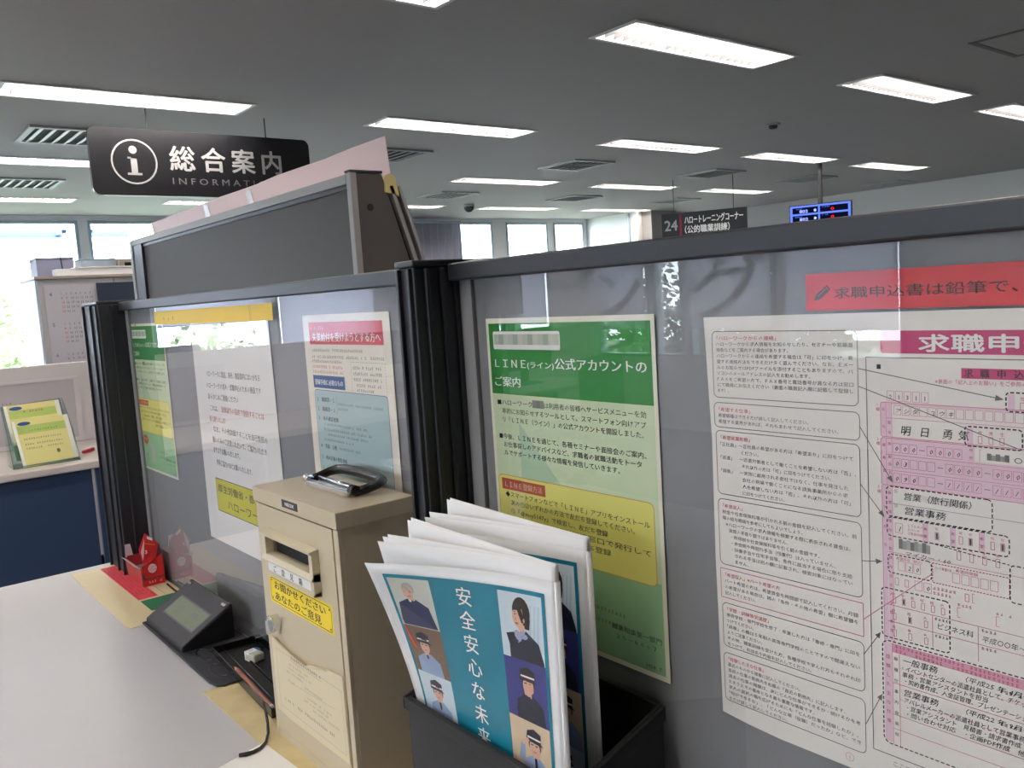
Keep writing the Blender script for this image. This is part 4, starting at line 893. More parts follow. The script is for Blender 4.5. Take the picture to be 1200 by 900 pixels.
def brochure(label, Xs, ys, zs, curl, lean, loc, H_, Wd, pages=()):
    """pages bound at the spine (right, at y=ys); leaves fan out to the left"""
    t = thing('brochure', label, 'brochure', loc)
    def surf(Xa, cu, dz=0.0, wd=Wd):
        def fn(u, v):
            q = max(0.0, 1-u/wd); f = max(0.0, 1-v/190.0)
            def pos(u, v):
                q = max(0.0, 1-u/wd); f = max(0.0, 1-v/190.0)
                return Vector((Xa - cu*(q**1.6)*(f**1.25) - lean*q + .0015*math.sin(q*3.1)*0, ys + (wd-u)*.001*(1-.06*q*f*cu*20), zs + dz - v*.001 - .012*q*f*cu*20 + lean*0))
            p = pos(u, v); a = pos(u+1, v)-p; b = pos(u, v+1)-p
            n = b.cross(a).normalized()
            return p, (n if n.x < 0 else -n)
        return fn
    def leaf(name, fn, mat, th=.0003, wd=Wd, H=H_):
        mb = MB().mat(mat); nx, ny = 36, 24
        vs = []
        for j in range(ny+1):
            for i in range(nx+1):
                p, n = fn(wd*i/nx, H*j/ny); vs.append(p)
        mb.add(vs, [(j*(nx+1)+i, (j+1)*(nx+1)+i, (j+1)*(nx+1)+i+1, j*(nx+1)+i+1) for j in range(ny) for i in range(nx)])
        o = build(name, mb, t, smooth=True); md = o.modifiers.new('thickness', 'SOLIDIFY'); md.thickness = th; md.offset = 0
        return o
    fn = surf(Xs, curl); cov = leaf('front_cover', fn, m_cover)
    sh = Sheet(fn, .0004, .00016); L = 1
    a0, a1, b0 = Wd*.075, Wd*.945, 12
    bb = 325
    sh.rect(k_teal, a0, b0, a1, bb, L, 36, 24)
    sh.flush('teal_panel', cov)
    cl, cr = a0+4, a0+58; dl, dr = a1-57, a1-4; ph = 57
    suit(sh, cl, b0+4, cr-cl, ph, L+1); sh.flush('cover_photograph', cov)
    guard(sh, cl, b0+4+ph, cr-cl, ph, L+1, k_brown, k_lblue, k_navy, -.05, 3); sh.flush('cover_photograph', cov)
    guard(sh, cl, b0+4+2*ph, cr-cl, ph, L+1, k_sky, k_lblue, k_navy); sh.flush('cover_photograph', cov)
    guard(sh, cl, b0+4+3*ph, cr-cl, ph, L+1, k_sand, k_navy, k_navy); sh.flush('cover_photograph', cov)
    person_lady(sh, dl, b0+4, dr-dl, 62, L+1); sh.flush('cover_photograph', cov)
    guard(sh, dl, b0+66, dr-dl, ph, L+1, k_grad, k_navy, k_hair, .05, 1); sh.flush('cover_photograph', cov)
    guard(sh, dl, b0+66+ph, dr-dl, ph, L+1, k_sand, k_lblue, k_navy, .1, 2); sh.flush('cover_photograph', cov)
    guard(sh, dl, b0+66+2*ph, dr-dl, ph, L+1, k_sky, k_lblue, k_navy); sh.flush('cover_photograph', cov)
    sh.vtext(k_white, '安全安心な未来', Wd*.51, 18, 21, 24.6, bold=.006, L=L+1)
    sh.flush('cover_title', cov)
    for k, (dx, cu, dz, hh) in enumerate(pages):
        leaf('page', surf(Xs+dx, cu, dz), m_bpaper, H=H_+dz*1000-.5)
    # spine fold
    zt = max([p[2] for p in pages]+[0]); dxm = max(p[0] for p in pages)
    sp = MB().mat(m_cover)
    n = 6; prof = [(Xs + dxm*.5 - dxm*.5*math.cos(math.pi*k/n) - (.0002 if k == 0 else 0), ys - .0028*math.sin(math.pi*k/n)) for k in range(n+1)]
    vs = [(x, y, zs) for x, y in prof] + [(x, y, zs-H_*.001) for x, y in prof]
    sp.add(vs, [(k, k+1, k+n+2, k+n+1) for k in range(n)])
    build('spine', sp, t, smooth=True, solid=.0004)
    return t
brochure('front brochure with teal cover and seven white characters, curling toward the viewer', .4495, .521, -.238, .058, 0, (.46, .63, CT), 357.5, 231.0, pages=[(.0012, .040, .012, 0), (.0022, .034, .0135, 0), (.0030, .028, .0125, 0), (.0042, .000, .013, 0), (.0052, -.004, .0135, 0)])
brochure('rear brochure with the same teal cover, half hidden behind the front one', .4985, .533, -.226, .040, 0, (.51, .64, CT), 369.0, 219.0, pages=[(.0012, .030, .009, 0), (.0022, .024, .0115, 0), (.0042, -.002, .012, 0), (.0052, -.006, .0115, 0)])

# ================================================================== THINGS ON THE COUNTER
m_mat1 = M('cream counter sheet', (226, 210, 168), .45, noise=.04, nscale=20); m_mat2 = M('worn cream sheet', (214, 196, 148), .5, noise=.22, nscale=28)
t = thing('desk_mat', 'cream counter sheet with a red strip and green end under the carton', 'desk mat', (.48, 1.99, CT))
build('sheet', MB().mat(m_mat1).prism([(.408, 2.235, CT), (.408, 1.755, CT), (.413, 1.744, CT), (.56, 1.744, CT), (.56, 2.235, CT)], (0, 0, .0012)), t)
sh = Sheet.plane((.408, 2.235, CT+.0012), (0, -1, 0), (1, 0, 0), (0, 0, 1))
sh.rect(ink('strip crimson', (214, 62, 78)), 10, 63, 330, 104, .5); sh.stroke(k_black, [(12, 68), (326, 68)], .8, 1); sh.stroke(k_black, [(12, 99), (326, 99)], .8, 1)
for k in range(3): sh.blur(ink('strip dark red', (130, 30, 44)), 24, 300, 78+k*8, 7, seed=k)
sh.rect(ink('strip green', (24, 110, 72)), 340, 64, 420, 150, .5); sh.stroke(k_grey, [(60, 118), (335, 118)], .8, .6)
sh.flush('printed_strips', t)
o = build('desk_mat', MB().mat(m_mat2).prism([(.415, 1.352, CT), (.416, .86, CT), (.556, .86, CT), (.556, 1.352, CT)], (0, 0, .0012)), loc=(.47, 1.2, CT)); tag(o, 'worn stained cream sheet under the suggestion box and pen tray', 'desk mat')
o.location.z -= .0
# base plate and terminal
bp = thing('base_plate', 'flat charcoal plate with oval recesses under the display terminal', 'base plate', (.49, 1.55, CT))
pts = [(.435, 1.75), (.433, 1.375), (.437, 1.352), (.447, 1.345), (.553, 1.345), (.553, 1.75)]
build('plate', MB().mat(m_char).prism([(a, b, CT+.0014) for a, b in pts], (0, 0, .004)), bp, bevel=.0012)
for k, (a, b) in enumerate(((.468, 1.49), (.462, 1.405))):
    ring = [(a+.012*math.cos(x)*1.0, b+.03*math.sin(x), CT+.0056) for x in [i*math.pi/8 for i in range(17)]]
    build('oval_groove', MB().mat(m_blackp).tube(ring, .0012, 6), bp)
dt = thing('display_terminal', 'charcoal wedge display unit with a small grey screen on the counter', 'display', (.49, 1.63, CT))
z0 = CT+.0056; fx, bx_, y0, y1 = .440, .537, 1.527, 1.738
build('case', MB().mat(m_char).prism([(fx, y0, z0), (bx_, y0, z0), (bx_, y0, -.532), (bx_-.004, y0, -.5295), (fx+.002, y0, -.583), (fx, y0, -.586)], (0, y1-y0, 0)), dt, bevel=.0018)
build('side_panel', MB().mat(m_blackm).prism([(fx+.004, y0-.0006, z0+.002), (bx_-.002, y0-.0006, z0+.002), (bx_-.002, y0-.0006, -.534), (fx+.004, y0-.0006, -.585)], (0, .0005, 0)), dt)
sU = Vector((0, -1, 0)); sV = Vector((fx+.002-(bx_-.004), 0, -.583+.5295)).normalized(); sN = Vector((sV.z, 0, -sV.x)); sN = sN if sN.z > 0 else -sN
sh = Sheet.plane(Vector((bx_-.004, y1, -.5295)), sU, sV, sN)
k_lcd = M('lcd glass', (122, 130, 112), .05, spec=1.0); k_lcdd = M('lcd segment', (52, 58, 50), .3)
sh.rect(M('lcd bezel', (40, 40, 44), .4), 32, 34, 193, 80, 0); sh.rect(k_lcd, 35, 37, 190, 77, 1); sc_ = sh.flush('screen', dt)
sh.blur(k_lcdd, 60, 82, 44, 4, 2); sh.blur(k_lcdd, 128, 160, 42, 4, 2); sh.text(k_lcdd, '20', 62, 58, 14, 26, bold=.02, L=2, res=2); sh.text(k_lcdd, '00', 134, 58, 15, 26, bold=.02, L=2, res=2); sh.blur(k_lcdd, 60, 96, 68, 5, 2); sh.blur(k_lcdd, 134, 146, 72, 5, 2)
sh.flush('screen_figures', sc_)
for u in (14, 196):
    p, n = sh.fn(u, 8); c = p + n*.0006
    build('rubber_pad', MB().mat(m_blackp).obox(c, Vector((0, .009, 0)), sV*.003, n*.0008), dt, bevel=.0005)
# black cable to the terminal
t = build('power_cord', MB().mat(m_blackp).tube([(.5515, 1.742, CT+.004), (.5525, 1.78, CT+.004), (.5495, 1.83, CT+.004), (.546, 1.9, CT+.004), (.5485, 1.96, CT+.004)], .0022, 8), loc=(.55, 1.85, CT)); tag(t, 'thin black cord between the red carton and display unit', 'cord')
# pen tray
tr = thing('pen_tray', 'shallow black pen tray left of the suggestion box', 'tray', (.51, 1.32, CT))
A0 = Vector((.476, 1.478, 0)); B0 = Vector((.4545, 1.176, 0)); d = (B0-A0); L_ = d.length; d.normalize(); s_ = Vector((-d.y, d.x, 0)); Wt = .084
zt = CT+.0058
def tp(a, b, z): return A0 + d*a + s_*b + Vector((0, 0, z))
base = MB().mat(m_blackm).prism([tp(0, 0, zt), tp(L_, 0, zt), tp(L_, .04, zt), tp(.325*L_/L_*0+L_*.98, .04, zt), tp(L_*.98, .0405, zt), tp(0, Wt, zt)][:3] + [tp(L_*.99, .045, zt), tp(.32, .045, zt)][:0] + [tp(.30, .046, zt), tp(.30, Wt*.0+.046, zt)][:1] + [tp(0, Wt, zt)], (0, 0, .0015))
base = MB().mat(m_blackm).prism([tp(0, 0, zt), tp(L_, 0, zt), tp(L_, Wt, zt), tp(0, Wt, zt)], (0, 0, .0015))
build('tray_floor', base, tr)
hT = .014
for (a0_, a1_, b0_, b1_) in ((0, L_, 0, .002), (0, L_, Wt-.002, Wt), (0, .002, .002, Wt-.002), (L_-.002, L_, .002, Wt-.002)):
    build('rim', MB().mat(m_blackp).prism([tp(a0_, b0_, zt), tp(a1_, b0_, zt), tp(a1_, b1_, zt), tp(a0_, b1_, zt)], (0, 0, hT)), tr)
build('divider', MB().mat(m_blackp).prism([tp(.05, .040, zt), tp(L_-.02, .040, zt), tp(L_-.02, .0415, zt), tp(.05, .0415, zt)], (0, 0, .006)), tr)
build('divider', MB().mat(m_blackp).prism([tp(.002, .020, zt+.0015), tp(L_-.002, .020, zt+.0015), tp(L_-.002, .022, zt+.0015), tp(.002, .022, zt+.0015)], (0, 0, .0015)), tr)
# pencil
pn = thing('pencil', 'short reddish brown pencil lying in the pen tray', 'pencil', (.467, 1.29, zt))
P0_, P1_ = Vector((.4795, 1.385, zt+.0066)), Vector((.464, 1.196, zt+.0066)); dd = (P1_-P0_).normalized()
m_penc = M('pencil lacquer', (176, 110, 84), .35); m_wood = M('pencil wood', (226, 176, 140), .6)
build('barrel', MB().mat(m_penc).tube([P0_+dd*.02, P1_-dd*.004], .0036, 6), pn)
build('sharpened_tip', MB().mat(m_wood).tube([P0_+dd*.004, P0_+dd*.02], [.0010, .0036], 12), pn)
build('lead', MB().mat(k_black).tube([P0_, P0_+dd*.004], [.0002, .0010], 8), pn)
build('end_cap', MB().mat(M('pencil end', (220, 220, 216), .5)).tube([P1_-dd*.004, P1_], [.0036, .0034], 12), pn)
sh = Sheet.plane(P0_+dd*.03+Vector((-.0008, 0, .0033)), dd, Vector((-dd.y, dd.x, 0)), (0, 0, 1)); sh.blur(k_black, 4, 22, 1, 2.2); sh.blur(k_black, 80, 106, 1, 2.2); sh.flush('stamped_lettering', pn)
# eraser with sleeve
er = thing('eraser', 'small worn eraser in a blue and white sleeve in the tray', 'eraser', (.520, 1.40, zt))
e0 = Vector((.520, 1.395, zt+.009))
build('rubber', MB().mat(M('rubber', (196, 196, 184), .6)).obox(e0, Vector((.0105, .002, 0)), Vector((-.002, .014, 0)), Vector((0, 0, .007))), er, bevel=.003)
slv = MB().mat(m_white).obox(e0+Vector((-.0005, .009, 0)), Vector((.0112, .002, 0)), Vector((-.001, .007, 0)), Vector((0, 0, .0076))).mat(k_blue).obox(e0+Vector((.0085, .0105, .0004)), Vector((.0028, .0005, 0)), Vector((-.001, .0074, 0)), Vector((0, 0, .0077)))
build('sleeve', slv, er, bevel=.0004); sh = Sheet.plane(e0+Vector((-.008, .013, .0077)), (1, .1, 0), (0.1, -1, 0), (0, 0, 1)); sh.blur(k_black, 1, 9, 7, 4, 1); sh.flush('sleeve_print', er)
cp = thing('glass_holder', 'small clear plastic piece standing at the back of the tray', 'holder', (.55, 1.42, zt))
build('clear_block', MB().mat(RACK).obox((.549, 1.437, zt+.014), (.012, .001, 0), (0, .008, 0), (0, 0, .012)), cp, bevel=.001)
build('frame', MB().mat(m_chrome).tube([(.536, 1.427, zt+.002), (.536, 1.427, zt+.026), (.5595, 1.429, zt+.026), (.5595, 1.429, zt+.002)], .0008, 6), cp)
# strap with looped end
o = build('pen_strap', MB().mat(m_blackp).tube([(.4405, 1.166, -.560), (.4395, 1.158, -.572), (.437, 1.148, -.584), (.431, 1.134, -.592), (.421, 1.119, -.5955), (.409, 1.110, -.596), (.398, 1.1065, -.5958), (.388, 1.108, -.5955), (.380, 1.1125, -.5955)], [.0016, .0018, .002, .0022, .0022, .0022, .0026, .003, .0026], 10), loc=(.41, 1.12, CT), smooth=True)
tag(o, 'black strap hanging from the tray with a looped end on white paper', 'strap')
o = build('paper_sheet', MB().mat(M('white paper', (250, 249, 247), .55)).prism([(.345, 1.105, CT+.0012), (.420, 1.126, CT+.0012), (.4275, 1.0, CT+.0012), (.4275, .70, CT+.0012), (.30, .66, CT+.0012)], (0, 0, .0006)), loc=(.38, .9, CT+.0012)); tag(o, 'blank white paper sheet at the front edge of the counter', 'paper')
o.location.z -= .0
# red carton
rb = thing('red_carton', 'opened red carton with a white disc on its side', 'box', (.53, 2.05, CT))
k_cred = M('carton red', (214, 40, 44), .3); k_cred2 = M('carton red dull', (176, 44, 50), .4); zc = CT+.0014
y0, y1 = 1.987, 2.105
build('carton_side', MB().mat(k_cred).prism([(.507, y0, zc), (.553, y0, zc), (.551, y0, -.531), (.5385, y0+.004, -.5385), (.505, y0, -.552)], (0, .0012, 0)), rb)
build('carton_wall', MB().mat(k_cred2).prism([(.505, y0+.0012, zc), (.505, y1, zc), (.502, y1, -.556), (.503, y0+.0012, -.556)], (.001, 0, 0)), rb)
build('carton_wall', MB().mat(k_cred2).box(.552, .553, y0+.0012, y1, zc, -.535).box(.506, .552, y1-.001, y1, zc, -.55), rb)
build('carton_inside', MB().mat(M('carton grey', (150, 146, 150), .6)).box(.507, .551, y0+.003, y1-.002, zc, zc+.022), rb)
build('lid_flap', MB().mat(k_cred).prism([(.5035, y0, -.512), (.510, y0-.001, -.5455), (.5370, y0-.001, -.538), (.5475, y0+.003, -.507), (.5215, y0+.006, -.479)], (0, .0015, .0)), rb)
build('flap_gusset', MB().mat(M('carton shade', (96, 60, 70), .5)).prism([(.5375, y0+.0005, -.5385), (.5515, y0+.0005, -.5305), (.548, y0+.0045, -.507)], (0, .001, 0)), rb)
build('open_flap', MB().mat(M('carton white', (226, 214, 214), .4)).prism([(.503, y0+.002, -.556), (.503, y1, -.556), (.494, y1+.002, -.551), (.494, y0+.012, -.551)], (0, 0, .0008)), rb)
build('open_flap', MB().mat(MATS['carton white']).prism([(.503, y1-.001, -.553), (.52, y1-.001, -.553), (.516, y1, -.523), (.504, y1, -.523)], (0, .0008, 0)), rb)
sh = Sheet.plane((.507, y0, -.53), (1, 0, 0), (0, 0, -1), (0, -1, 0))
sh.ell(k_ppink, 21, 30, 9.5, 10.5, 1); sh.blur(k_hred, 14, 29, 28, 4, 1.6); sh.blur(k_hred, 14, 29, 34, 4, 1.6)
sh.blur(k_ppink, 10, 42, 63, 6, 1); sh.rect(M('carton shade', (96, 60, 70), .5), 1, 50.5, 45, 53, .8); sh.quad(MATS['carton shade'], [(0, 36), (7, 54), (1, 54), (-1, 46)], .9)
sh.quad(k_white, [(16, -45.5), (27, -38), (27, -32), (16, -39)], 6); sh.quad(k_ppink, [(0, -12), (10, -40), (7, -10), (3, 8)], 6); sh.text(k_white, '3', 8, -6, 12, bold=.02, L=7, res=2); sh.stroke(k_orange, [(9, -30), (31, -22)], 1.2, 6)
sh.flush('carton_print', rb)

# ================================================================== TALL BOARD BEHIND THE SCREENS
m_tb = M('tall board grey', (78, 74, 71), .6, spec=.2, noise=.03, nscale=6); m_tbl = M('tall board light trim', (140, 137, 134), .5)
TB = thing('display_board', 'tall grey wedge display board standing behind the left screen', 'display board', (1.28, 3.2, FL))
X0 = 1.2
build('front_board', MB().mat(m_tb).box(X0+.012, X0+.03, 2.17, 4.15, FL+.1, .325), TB)
build('shelf_top', MB().mat(m_tbl).box(X0-.002, X0+.12, 2.175, 4.28, .335, .362), TB, bevel=.002)
build('under_trim', MB().mat(m_rail).box(X0+.006, X0+.03, 2.17, 4.15, .322, .336), TB)
build('end_post', MB().mat(m_tbl).box(X0-.004, X0+.02, 4.262, 4.30, FL, .358), TB, bevel=.002)
build('end_post', MB().mat(m_post).box(X0, X0+.012, 4.13, 4.262, FL, .336), TB)
f = -.3156
def bx2(z, off=0): return 1.301 + off + (.365-z)*.30
ep = MB().mat(m_tb).prism([(X0+.018, 2.153, FL), (bx2(FL)*0+1.85, 2.153, FL), (bx2(.365), 2.153, .362), (X0+.018, 2.153, .365)], (0, .014, 0))
build('end_plate', ep, TB, bevel=.002)
build('end_trim', MB().mat(m_tbl).box(X0-.002, X0+.018, 2.150, 2.175, FL, .366), TB, bevel=.002)
build('end_cap', MB().mat(m_rail).box(X0-.004, bx2(.365), 2.148, 2.178, .364, .371), TB, bevel=.001)
build('cable_hole', MB().mat(m_dark).cyl((1.256, 2.1525, .269), (1.256, 2.155, .269), .0105, 20), TB)
def sl(z): return 1.326 + (.361-z)*.3156
def slab(o0, o1, y0, y1, z0, z1): return [(sl(z0)+o0, y0, z0), (sl(z0)+o1, y0, z0), (sl(z1)+o1, y0, z1), (sl(z1)+o0, y0, z1)]
build('sloped_back', MB().mat(m_tb).prism(slab(0, .012, 2.16, 4.28, FL+.05, .335), (0, 2.12, 0)), TB)
build('back_edge', MB().mat(m_tbl).prism(slab(-.016, -.004, 2.146, 0, FL+.05, .330), (0, .02, 0)).prism(slab(.012, .022, 2.146, 0, FL+.05, .330), (0, .02, 0)), TB)
m_yel = M('yellowed plastic', (196, 180, 122), .35)
cap = []
for k in range(9):
    a = math.pi*k/8; cap.append((1.3245 - .019*math.cos(a)*-1, 2.146, .345+.019*math.sin(a)))
cap += [(1.3245-.018, 2.146, .312), (1.3245+.028, 2.146, .300)]
build('corner_cap', MB().mat(m_yel).prism(cap, (0, .03, 0)), TB, bevel=.0015)
ps = thing('pink_sheet', 'long pale pink paper sheet rising above the tall grey board', 'paper', (1.31, 3.2, .362))
def sp(z, k=.16): return 1.326 - (z-.361)*k
pk = MB().mat(M('pink paper', (226, 196, 192), .6)); n = 12
vs = []
for i in range(n+1):
    y = 2.144 + (4.32-2.144)*i/n; zt_ = .466 - .018*(i/n) + (.002*math.sin(i*2.1)); z0_ = .3635
    vs += [(sp(z0_)+.001*math.sin(i), y-.0*i, z0_), (sp(zt_)-.0+.002*math.sin(i*1.3), y - (.012 if i == 0 else 0), zt_)]
pk.add(vs, [(2*i, 2*i+2, 2*i+3, 2*i+1) for i in range(n)]); build('sheet', pk, ps, solid=.0012)
for y in (3.55, 3.1, 3.62): build('tape', MB().mat(M('tape', (206, 196, 190), .3)).prism([(sp(.37)-.0035, y, .37), (sp(.45)-.0035, y, .446), (sp(.45)-.0035, y+.05, .446), (sp(.37)-.0035, y+.05, .37)], (.0006, 0, 0)), ps) if y != 3.62 else None

# ================================================================== BEHIND LEFT: NAVY COUNTER, WHITE SCREEN, CABINET
m_navy = M('navy laminate', (44, 62, 92), .45); m_wtop = M('white worktop', (214, 204, 198), .4)
nc = thing('navy_counter', 'navy fronted counter with white top beyond the grey counter', 'counter', (.5, 3.8, FL))
NY = 3.5
build('worktop', MB().mat(m_wtop).box(-1.4, 1.15, NY-.02, 4.3, -.552, -.522), nc, bevel=.006)
for k, (a, b) in enumerate(((-1.38, -.32), (-.31, .755), (.76, 1.14))): build('front_panel', MB().mat(m_navy).box(a+.004, b-.004, NY, NY+.02, FL+.08, -.552), nc, bevel=.001)
build('plinth', MB().mat(m_dark).box(-1.36, 1.12, NY+.03, NY+.05, FL, FL+.55), nc)
ws = thing('white_screen', 'low off white framed screen standing on the navy counter', 'partition', (.3, 4.14, -.522))
m_ws = M('off white screen', (204, 198, 198), .5, noise=.03, nscale=5); m_ws2 = M('screen inset', (176, 170, 174), .55, noise=.06, nscale=3)
build('frame', MB().mat(m_ws).box(-1.3, .98, 4.12, 4.16, -.522, -.175), ws, bevel=.004)
build('inset_panel', MB().mat(m_ws2).box(-.4, .85, 4.117, 4.121, -.50, -.245), ws)
build('inset_trim', MB().mat(m_ws).box(-.42, .87, 4.112, 4.12, -.245, -.235).box(.85, .87, 4.112, 4.12, -.50, -.245), ws)
sh = Sheet.plane((.3, 4.1165, -.3), (1, 0, 0), (0, 0, -1), (0, -1, 0)); k_sm = ink('smudge', (120, 112, 116)); sh.blur(k_sm, 255, 330, 30, 14); sh.blur(k_sm, 250, 320, 50, 12); sh.stroke(k_sm, [(450, 85), (510, 75)], 2, 1); sh.flush('marks', ws)
# leaflet rack
lr = thing('leaflet_rack', 'clear plastic leaflet rack on the navy counter', 'rack', (.62, 3.62, -.522))
build('back_plate', MB().mat(RACK).prism([(.505, 3.60, -.521), (.728, 3.60, -.521), (.712, 3.70, -.29), (.512, 3.70, -.30)], (0, .003, 0)), lr)
build('side_plate', MB().mat(RACK).prism([(.505, 3.555, -.521), (.505, 3.66, -.521), (.508, 3.70, -.30), (.506, 3.62, -.40)], (.003, 0, 0)), lr)
build('side_plate', MB().mat(RACK).prism([(.728, 3.555, -.521), (.728, 3.66, -.521), (.716, 3.70, -.29), (.726, 3.62, -.40)], (.003, 0, 0)), lr)
build('base', MB().mat(RACK).box(.505, .73, 3.555, 3.66, -.5215, -.5185), lr)
m_yp = M('leaflet yellow', (236, 226, 150), .5)
def leaflet(label, x0, x1, y, z0, z1, dy):
    t = thing('leaflet', label, 'leaflet', ((x0+x1)/2, y, z0))
    A = Vector((x0, y+dy, z1)); U = Vector((x1-x0, 0, .004)); Wm = U.length*1000; U.normalize(); V = Vector((.016, -dy, z0-z1)); Hm = V.length*1000; V.normalize(); N = V.cross(U).normalized(); N = N if N.y < 0 else -N
    sh = Sheet.plane(A, U, V, N)
    build('paper', MB().mat(m_yp).prism([sh.P(a, b, -1) for a, b in ((0, 0), (Wm, 0), (Wm, Hm), (0, Hm))], -N*.004), t)
    sh.rect(k_white, 0, 0, 10, Hm, .4); sh.rect(ink('leaflet white', (240, 240, 230)), Wm-14, 0, Wm, Hm, .4); sh.rect(ink('leaflet green', (184, 206, 110)), 12, 22, Wm-16, 52, .6)
    sh.ell(k_blue, 38, 14, 22, 7, 1.4); sh.blur(k_red, 50, 130, 34, 10, 1.5) if z1 > -.31 else sh.blur(ink('olive', (110, 130, 60)), 48, 150, 46, 9, 1.5)
    for v in (76, 96, 112): sh.blur(k_grey, 24, 150, v, 8, 1.5, seed=v)
    sh.ell(k_brown, 128, 132, 6, 8, 1.5); sh.flush('print', t)
leaflet('rear yellow leaflet with a red line in the clear rack', .513, .700, 3.625, -.500, -.297, .045)
leaflet('front yellow leaflet with a green band in the clear rack', .526, .715, 3.585, -.517, -.352, .035)
o = build('red_clip', MB().mat(k_cred2).obox((.795, 3.72, -.514), (.022, 0, .004), (0, .010, 0), (0, 0, .006)), loc=(.795, 3.72, -.522)); tag(o, 'small dark red item on the navy counter beside the end post', 'clip')
# cabinet with calendar
CY = 5.2
cb = thing('tall_cabinet', 'pale grey tall cabinet with a year calendar on its door', 'cabinet', (1.3, 5.45, FL))
m_cab = M('cabinet grey', (176, 172, 172), .5); m_cabs = M('cabinet side', (200, 208, 218), .5)
build('carcass', MB().mat(m_cabs).box(.948, 1.75, CY+.018, CY+.48, FL, .238), cb, bevel=.003)
build('top_board', MB().mat(M('cabinet top', (170, 160, 146), .5)).box(.944, 1.76, CY-.006, CY+.49, .238, .254), cb, bevel=.002)
build('door', MB().mat(m_cab).box(.956, 1.34, CY, CY+.018, FL+.08, .234), cb, bevel=.002)
build('door', MB().mat(m_cab).box(1.344, 1.745, CY, CY+.018, FL+.08, .234), cb, bevel=.002)
cal = thing('wall_calendar', 'pale year calendar sheet hanging on the tall cabinet', 'calendar', (1.1, CY-.002, -.28))
build('paper', MB().mat(M('calendar paper', (190, 186, 192), .55)).box(.985, 1.236, CY-.003, CY-.0006, -.32, .205), cal)
sh = Sheet.plane((.985, CY-.003, .205), (1, 0, 0), (0, 0, -1), (0, -1, 0))
for mth in range(3):
    y = 30+mth*165; sh.text(k_grey, str(4+mth), 22, y+30, 28, res=1, bold=.02)
    n = 1
    for r_ in range(5):
        for c_ in range(7):
            if n <= 31: sh.text(k_hred if c_ == 0 else k_grey, str(n), 78+c_*24, y+24+r_*24, 17, bold=.015)
            n += 1
sh.flush('dates', cal)
o = build('navy_poster', MB().mat(M('navy card', (36, 48, 68), .5)).box(1.247, 1.46, CY-.012, CY-.001, -.05, .208), loc=(1.35, CY-.005, -.05)); tag(o, 'dark navy poster on the cabinet right of the calendar', 'poster')
def boxthing(name, label, cat, parts):
    x0, x1, y0, y1, z0, z1 = parts[0][1]
    t = thing(name, label, cat, ((x0+x1)/2, (y0+y1)/2, z0))
    for nm, b, m_ in parts: build(nm, MB().mat(m_).box(*b), t, bevel=.003)
boxthing('storage_box', 'lilac grey box standing at the left on the cabinet top', 'box', [('carton', (.985, 1.175, 5.32, 5.5, .254, .352), M('lilac card', (150, 152, 176), .6)), ('lid', (.982, 1.178, 5.317, 5.503, .352, .362), MATS['lilac card'])])
boxthing('paper_stack', 'low stack of white paper on the front of the cabinet top', 'paper stack', [('sheets', (1.055, 1.52, 5.215, 5.30, .254, .292), m_white), ('top_sheet', (1.15, 1.52, 5.212, 5.303, .292, .300), m_paper)])
boxthing('storage_box', 'pale blue box at the middle of the cabinet top', 'box', [('carton', (1.215, 1.40, 5.33, 5.5, .254, .345), M('pale blue card', (190, 206, 220), .6)), ('lid', (1.212, 1.403, 5.327, 5.503, .345, .352), MATS['pale blue card'])])
boxthing('label_printer', 'small beige machine with a black slot at the right on the cabinet', 'machine', [('case', (1.41, 1.6, 5.31, 5.48, .254, .348), M('machine beige', (186, 178, 164), .5)), ('slot', (1.44, 1.57, 5.305, 5.309, .30, .325), m_dark)])
o = build('antenna_rod', MB().mat(m_post).cyl((1.115, 5.31, .254), (1.105, 5.31, .375), .003, 8), loc=(1.11, 5.31, .254)); tag(o, 'thin dark rod standing on the cabinet top', 'rod')

# ================================================================== OFFICE SIDE, SEEN MIRRORED IN THE CLEAR SHEETS
m_desk = M('desk top', (206, 204, 200), .4); m_leg = M('desk leg', (120, 122, 126), .4, .5); m_chairf = M('chair fabric', (70, 84, 104), .9)
def make_desk(label, x, y, w=1.2, dp=.7):
    t = thing('office_desk', label, 'desk', (x, y, FL), 'office desks on the left side')
    build('desktop', MB().mat(m_desk).box(x-w/2, x+w/2, y-dp/2, y+dp/2, FL+.69, FL+.72), t, bevel=.003)
    for a in (-1, 1):
        for b in (-1, 1): build('leg', MB().mat(m_leg).box(x+a*(w/2-.05)-.02, x+a*(w/2-.05)+.02, y+b*(dp/2-.05)-.02, y+b*(dp/2-.05)+.02, FL, FL+.69), t)
    build('modesty_panel', MB().mat(m_cab).box(x-w/2+.07, x+w/2-.07, y+dp/2-.06, y+dp/2-.045, FL+.3, FL+.69), t)
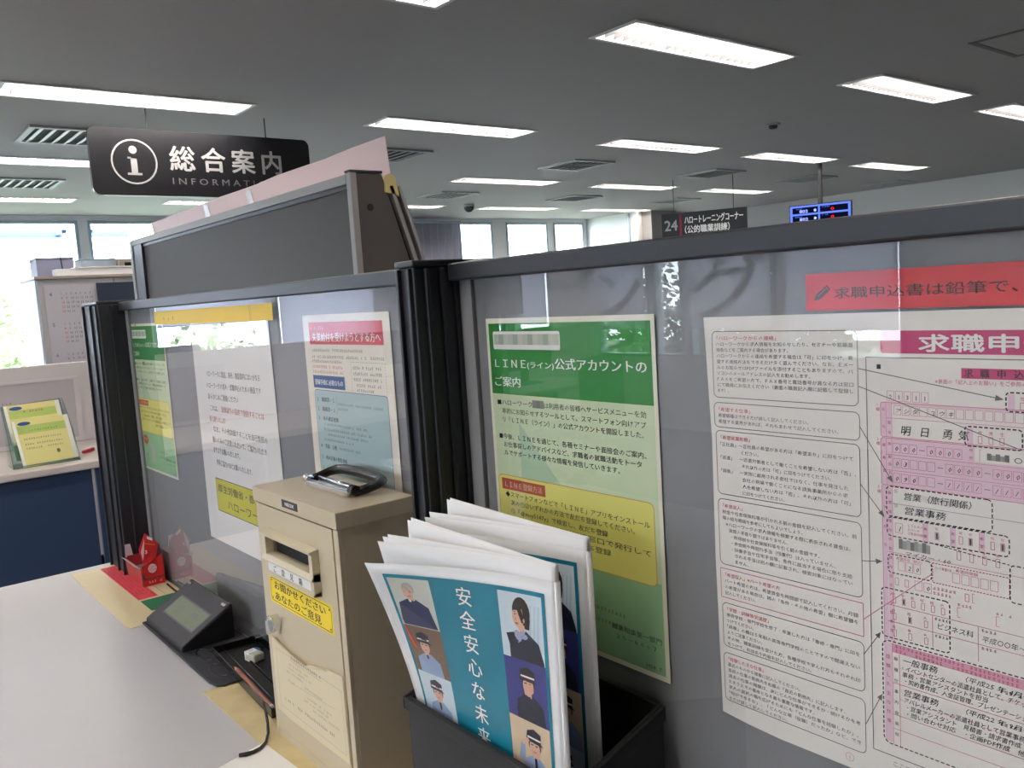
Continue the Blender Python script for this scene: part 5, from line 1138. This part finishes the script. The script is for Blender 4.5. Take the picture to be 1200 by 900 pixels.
def make_chair(label, x, y, a):
    t = thing('office_chair', label, 'chair', (x, y, FL), 'office chairs on the left side')
    R = Matrix.Rotation(a, 3, 'Z'); O = Vector((x, y, FL))
    def ob(c, hx, hy, hz): return (O+R@Vector(c), R@Vector((hx, 0, 0)), R@Vector((0, hy, 0)), Vector((0, 0, hz)))
    build('seat', MB().mat(m_chairf).obox(*ob((0, 0, .44), .23, .23, .04)), t, bevel=.03, seg=3)
    build('backrest', MB().mat(m_chairf).obox(*ob((0, .24, .74), .21, .03, .24)), t, bevel=.028, seg=3)
    build('back_bar', MB().mat(m_leg).obox(*ob((0, .26, .47), .02, .012, .1)), t)
    build('pole', MB().mat(m_leg).cyl(O+Vector((0, 0, .08)), O+Vector((0, 0, .4)), .025, 12), t)
    for k in range(5):
        b = k*math.tau/5; e = O+Vector((.27*math.cos(b), .27*math.sin(b), .06))
        build('foot', MB().mat(m_leg).tube([O+Vector((0, 0, .1)), e], [.02, .014], 8), t)
        build('castor', MB().mat(m_blackp).cyl(e+Vector((0, -.012, -.032)), e+Vector((0, .012, -.032)), .027, 12), t)
make_desk('white office desk nearest the lettered blinds', -3.2, 5.2); make_desk('white office desk in the middle of the left office', -3.2, 7.2); make_desk('white office desk nearest the far windows', -3.2, 9.2); make_desk('white office desk close behind the information stand', -1.3, 8.0)
make_chair('blue grey office chair at the desk by the lettered blinds', -3.2, 4.6, math.pi); make_chair('blue grey office chair at the middle left desk', -3.3, 6.5, math.pi*.9); make_chair('blue grey office chair at the desk by the far windows', -3.1, 8.5, math.pi*1.1); make_chair('blue grey office chair behind the information stand', -1.3, 7.3, math.pi)
def monitor(label, x, y):
    t = thing('computer_monitor', label, 'monitor', (x, y, FL+.72), 'computer monitors on the left side')
    build('screen_case', MB().mat(m_blackm).box(x-.27, x+.27, y, y+.03, FL+.84, FL+1.17), t, bevel=.006)
    build('display', MB().mat(M('monitor glass', (30, 34, 40), .1)).box(x-.255, x+.255, y-.002, y, FL+.855, FL+1.155), t)
    build('stem', MB().mat(m_blackm).box(x-.03, x+.03, y+.02, y+.05, FL+.735, FL+.95), t); build('foot', MB().mat(m_blackm).box(x-.12, x+.12, y-.05, y+.12, FL+.72, FL+.735), t, bevel=.003)
monitor('black monitor on the desk by the lettered blinds', -3.3, 5.3); monitor('black monitor on the middle left desk', -3.1, 7.3); monitor('black monitor on the desk behind the information stand', -1.4, 8.1)
st = thing('information_stand', 'dark lettered board on a thin pole stand left of the counter', 'sign stand', (-1.6, 3.45, FL))
build('board', MB().mat(M('stand board', (60, 56, 58), .5)).box(-1.615, -1.60, 3.28, 3.62, -.10, .10), st, bevel=.004)
build('pole', MB().mat(m_leg).cyl((-1.615, 3.45, FL+.02), (-1.615, 3.45, -.10), .014, 12), st); build('base', MB().mat(m_leg).cyl((-1.615, 3.45, FL), (-1.615, 3.45, FL+.02), .16, 28), st)
sh = Sheet.plane((-1.60, 3.28, .10), (0, 1, 0), (0, 0, -1), (1, 0, 0))
for k in range(4): sh.blur(k_sgrey2, 30, 310, 50+k*42, 20, seed=k); sh.flush('text_line', st)
bpy.data.objects.remove(_ob)
print('objects', len(bpy.data.objects))
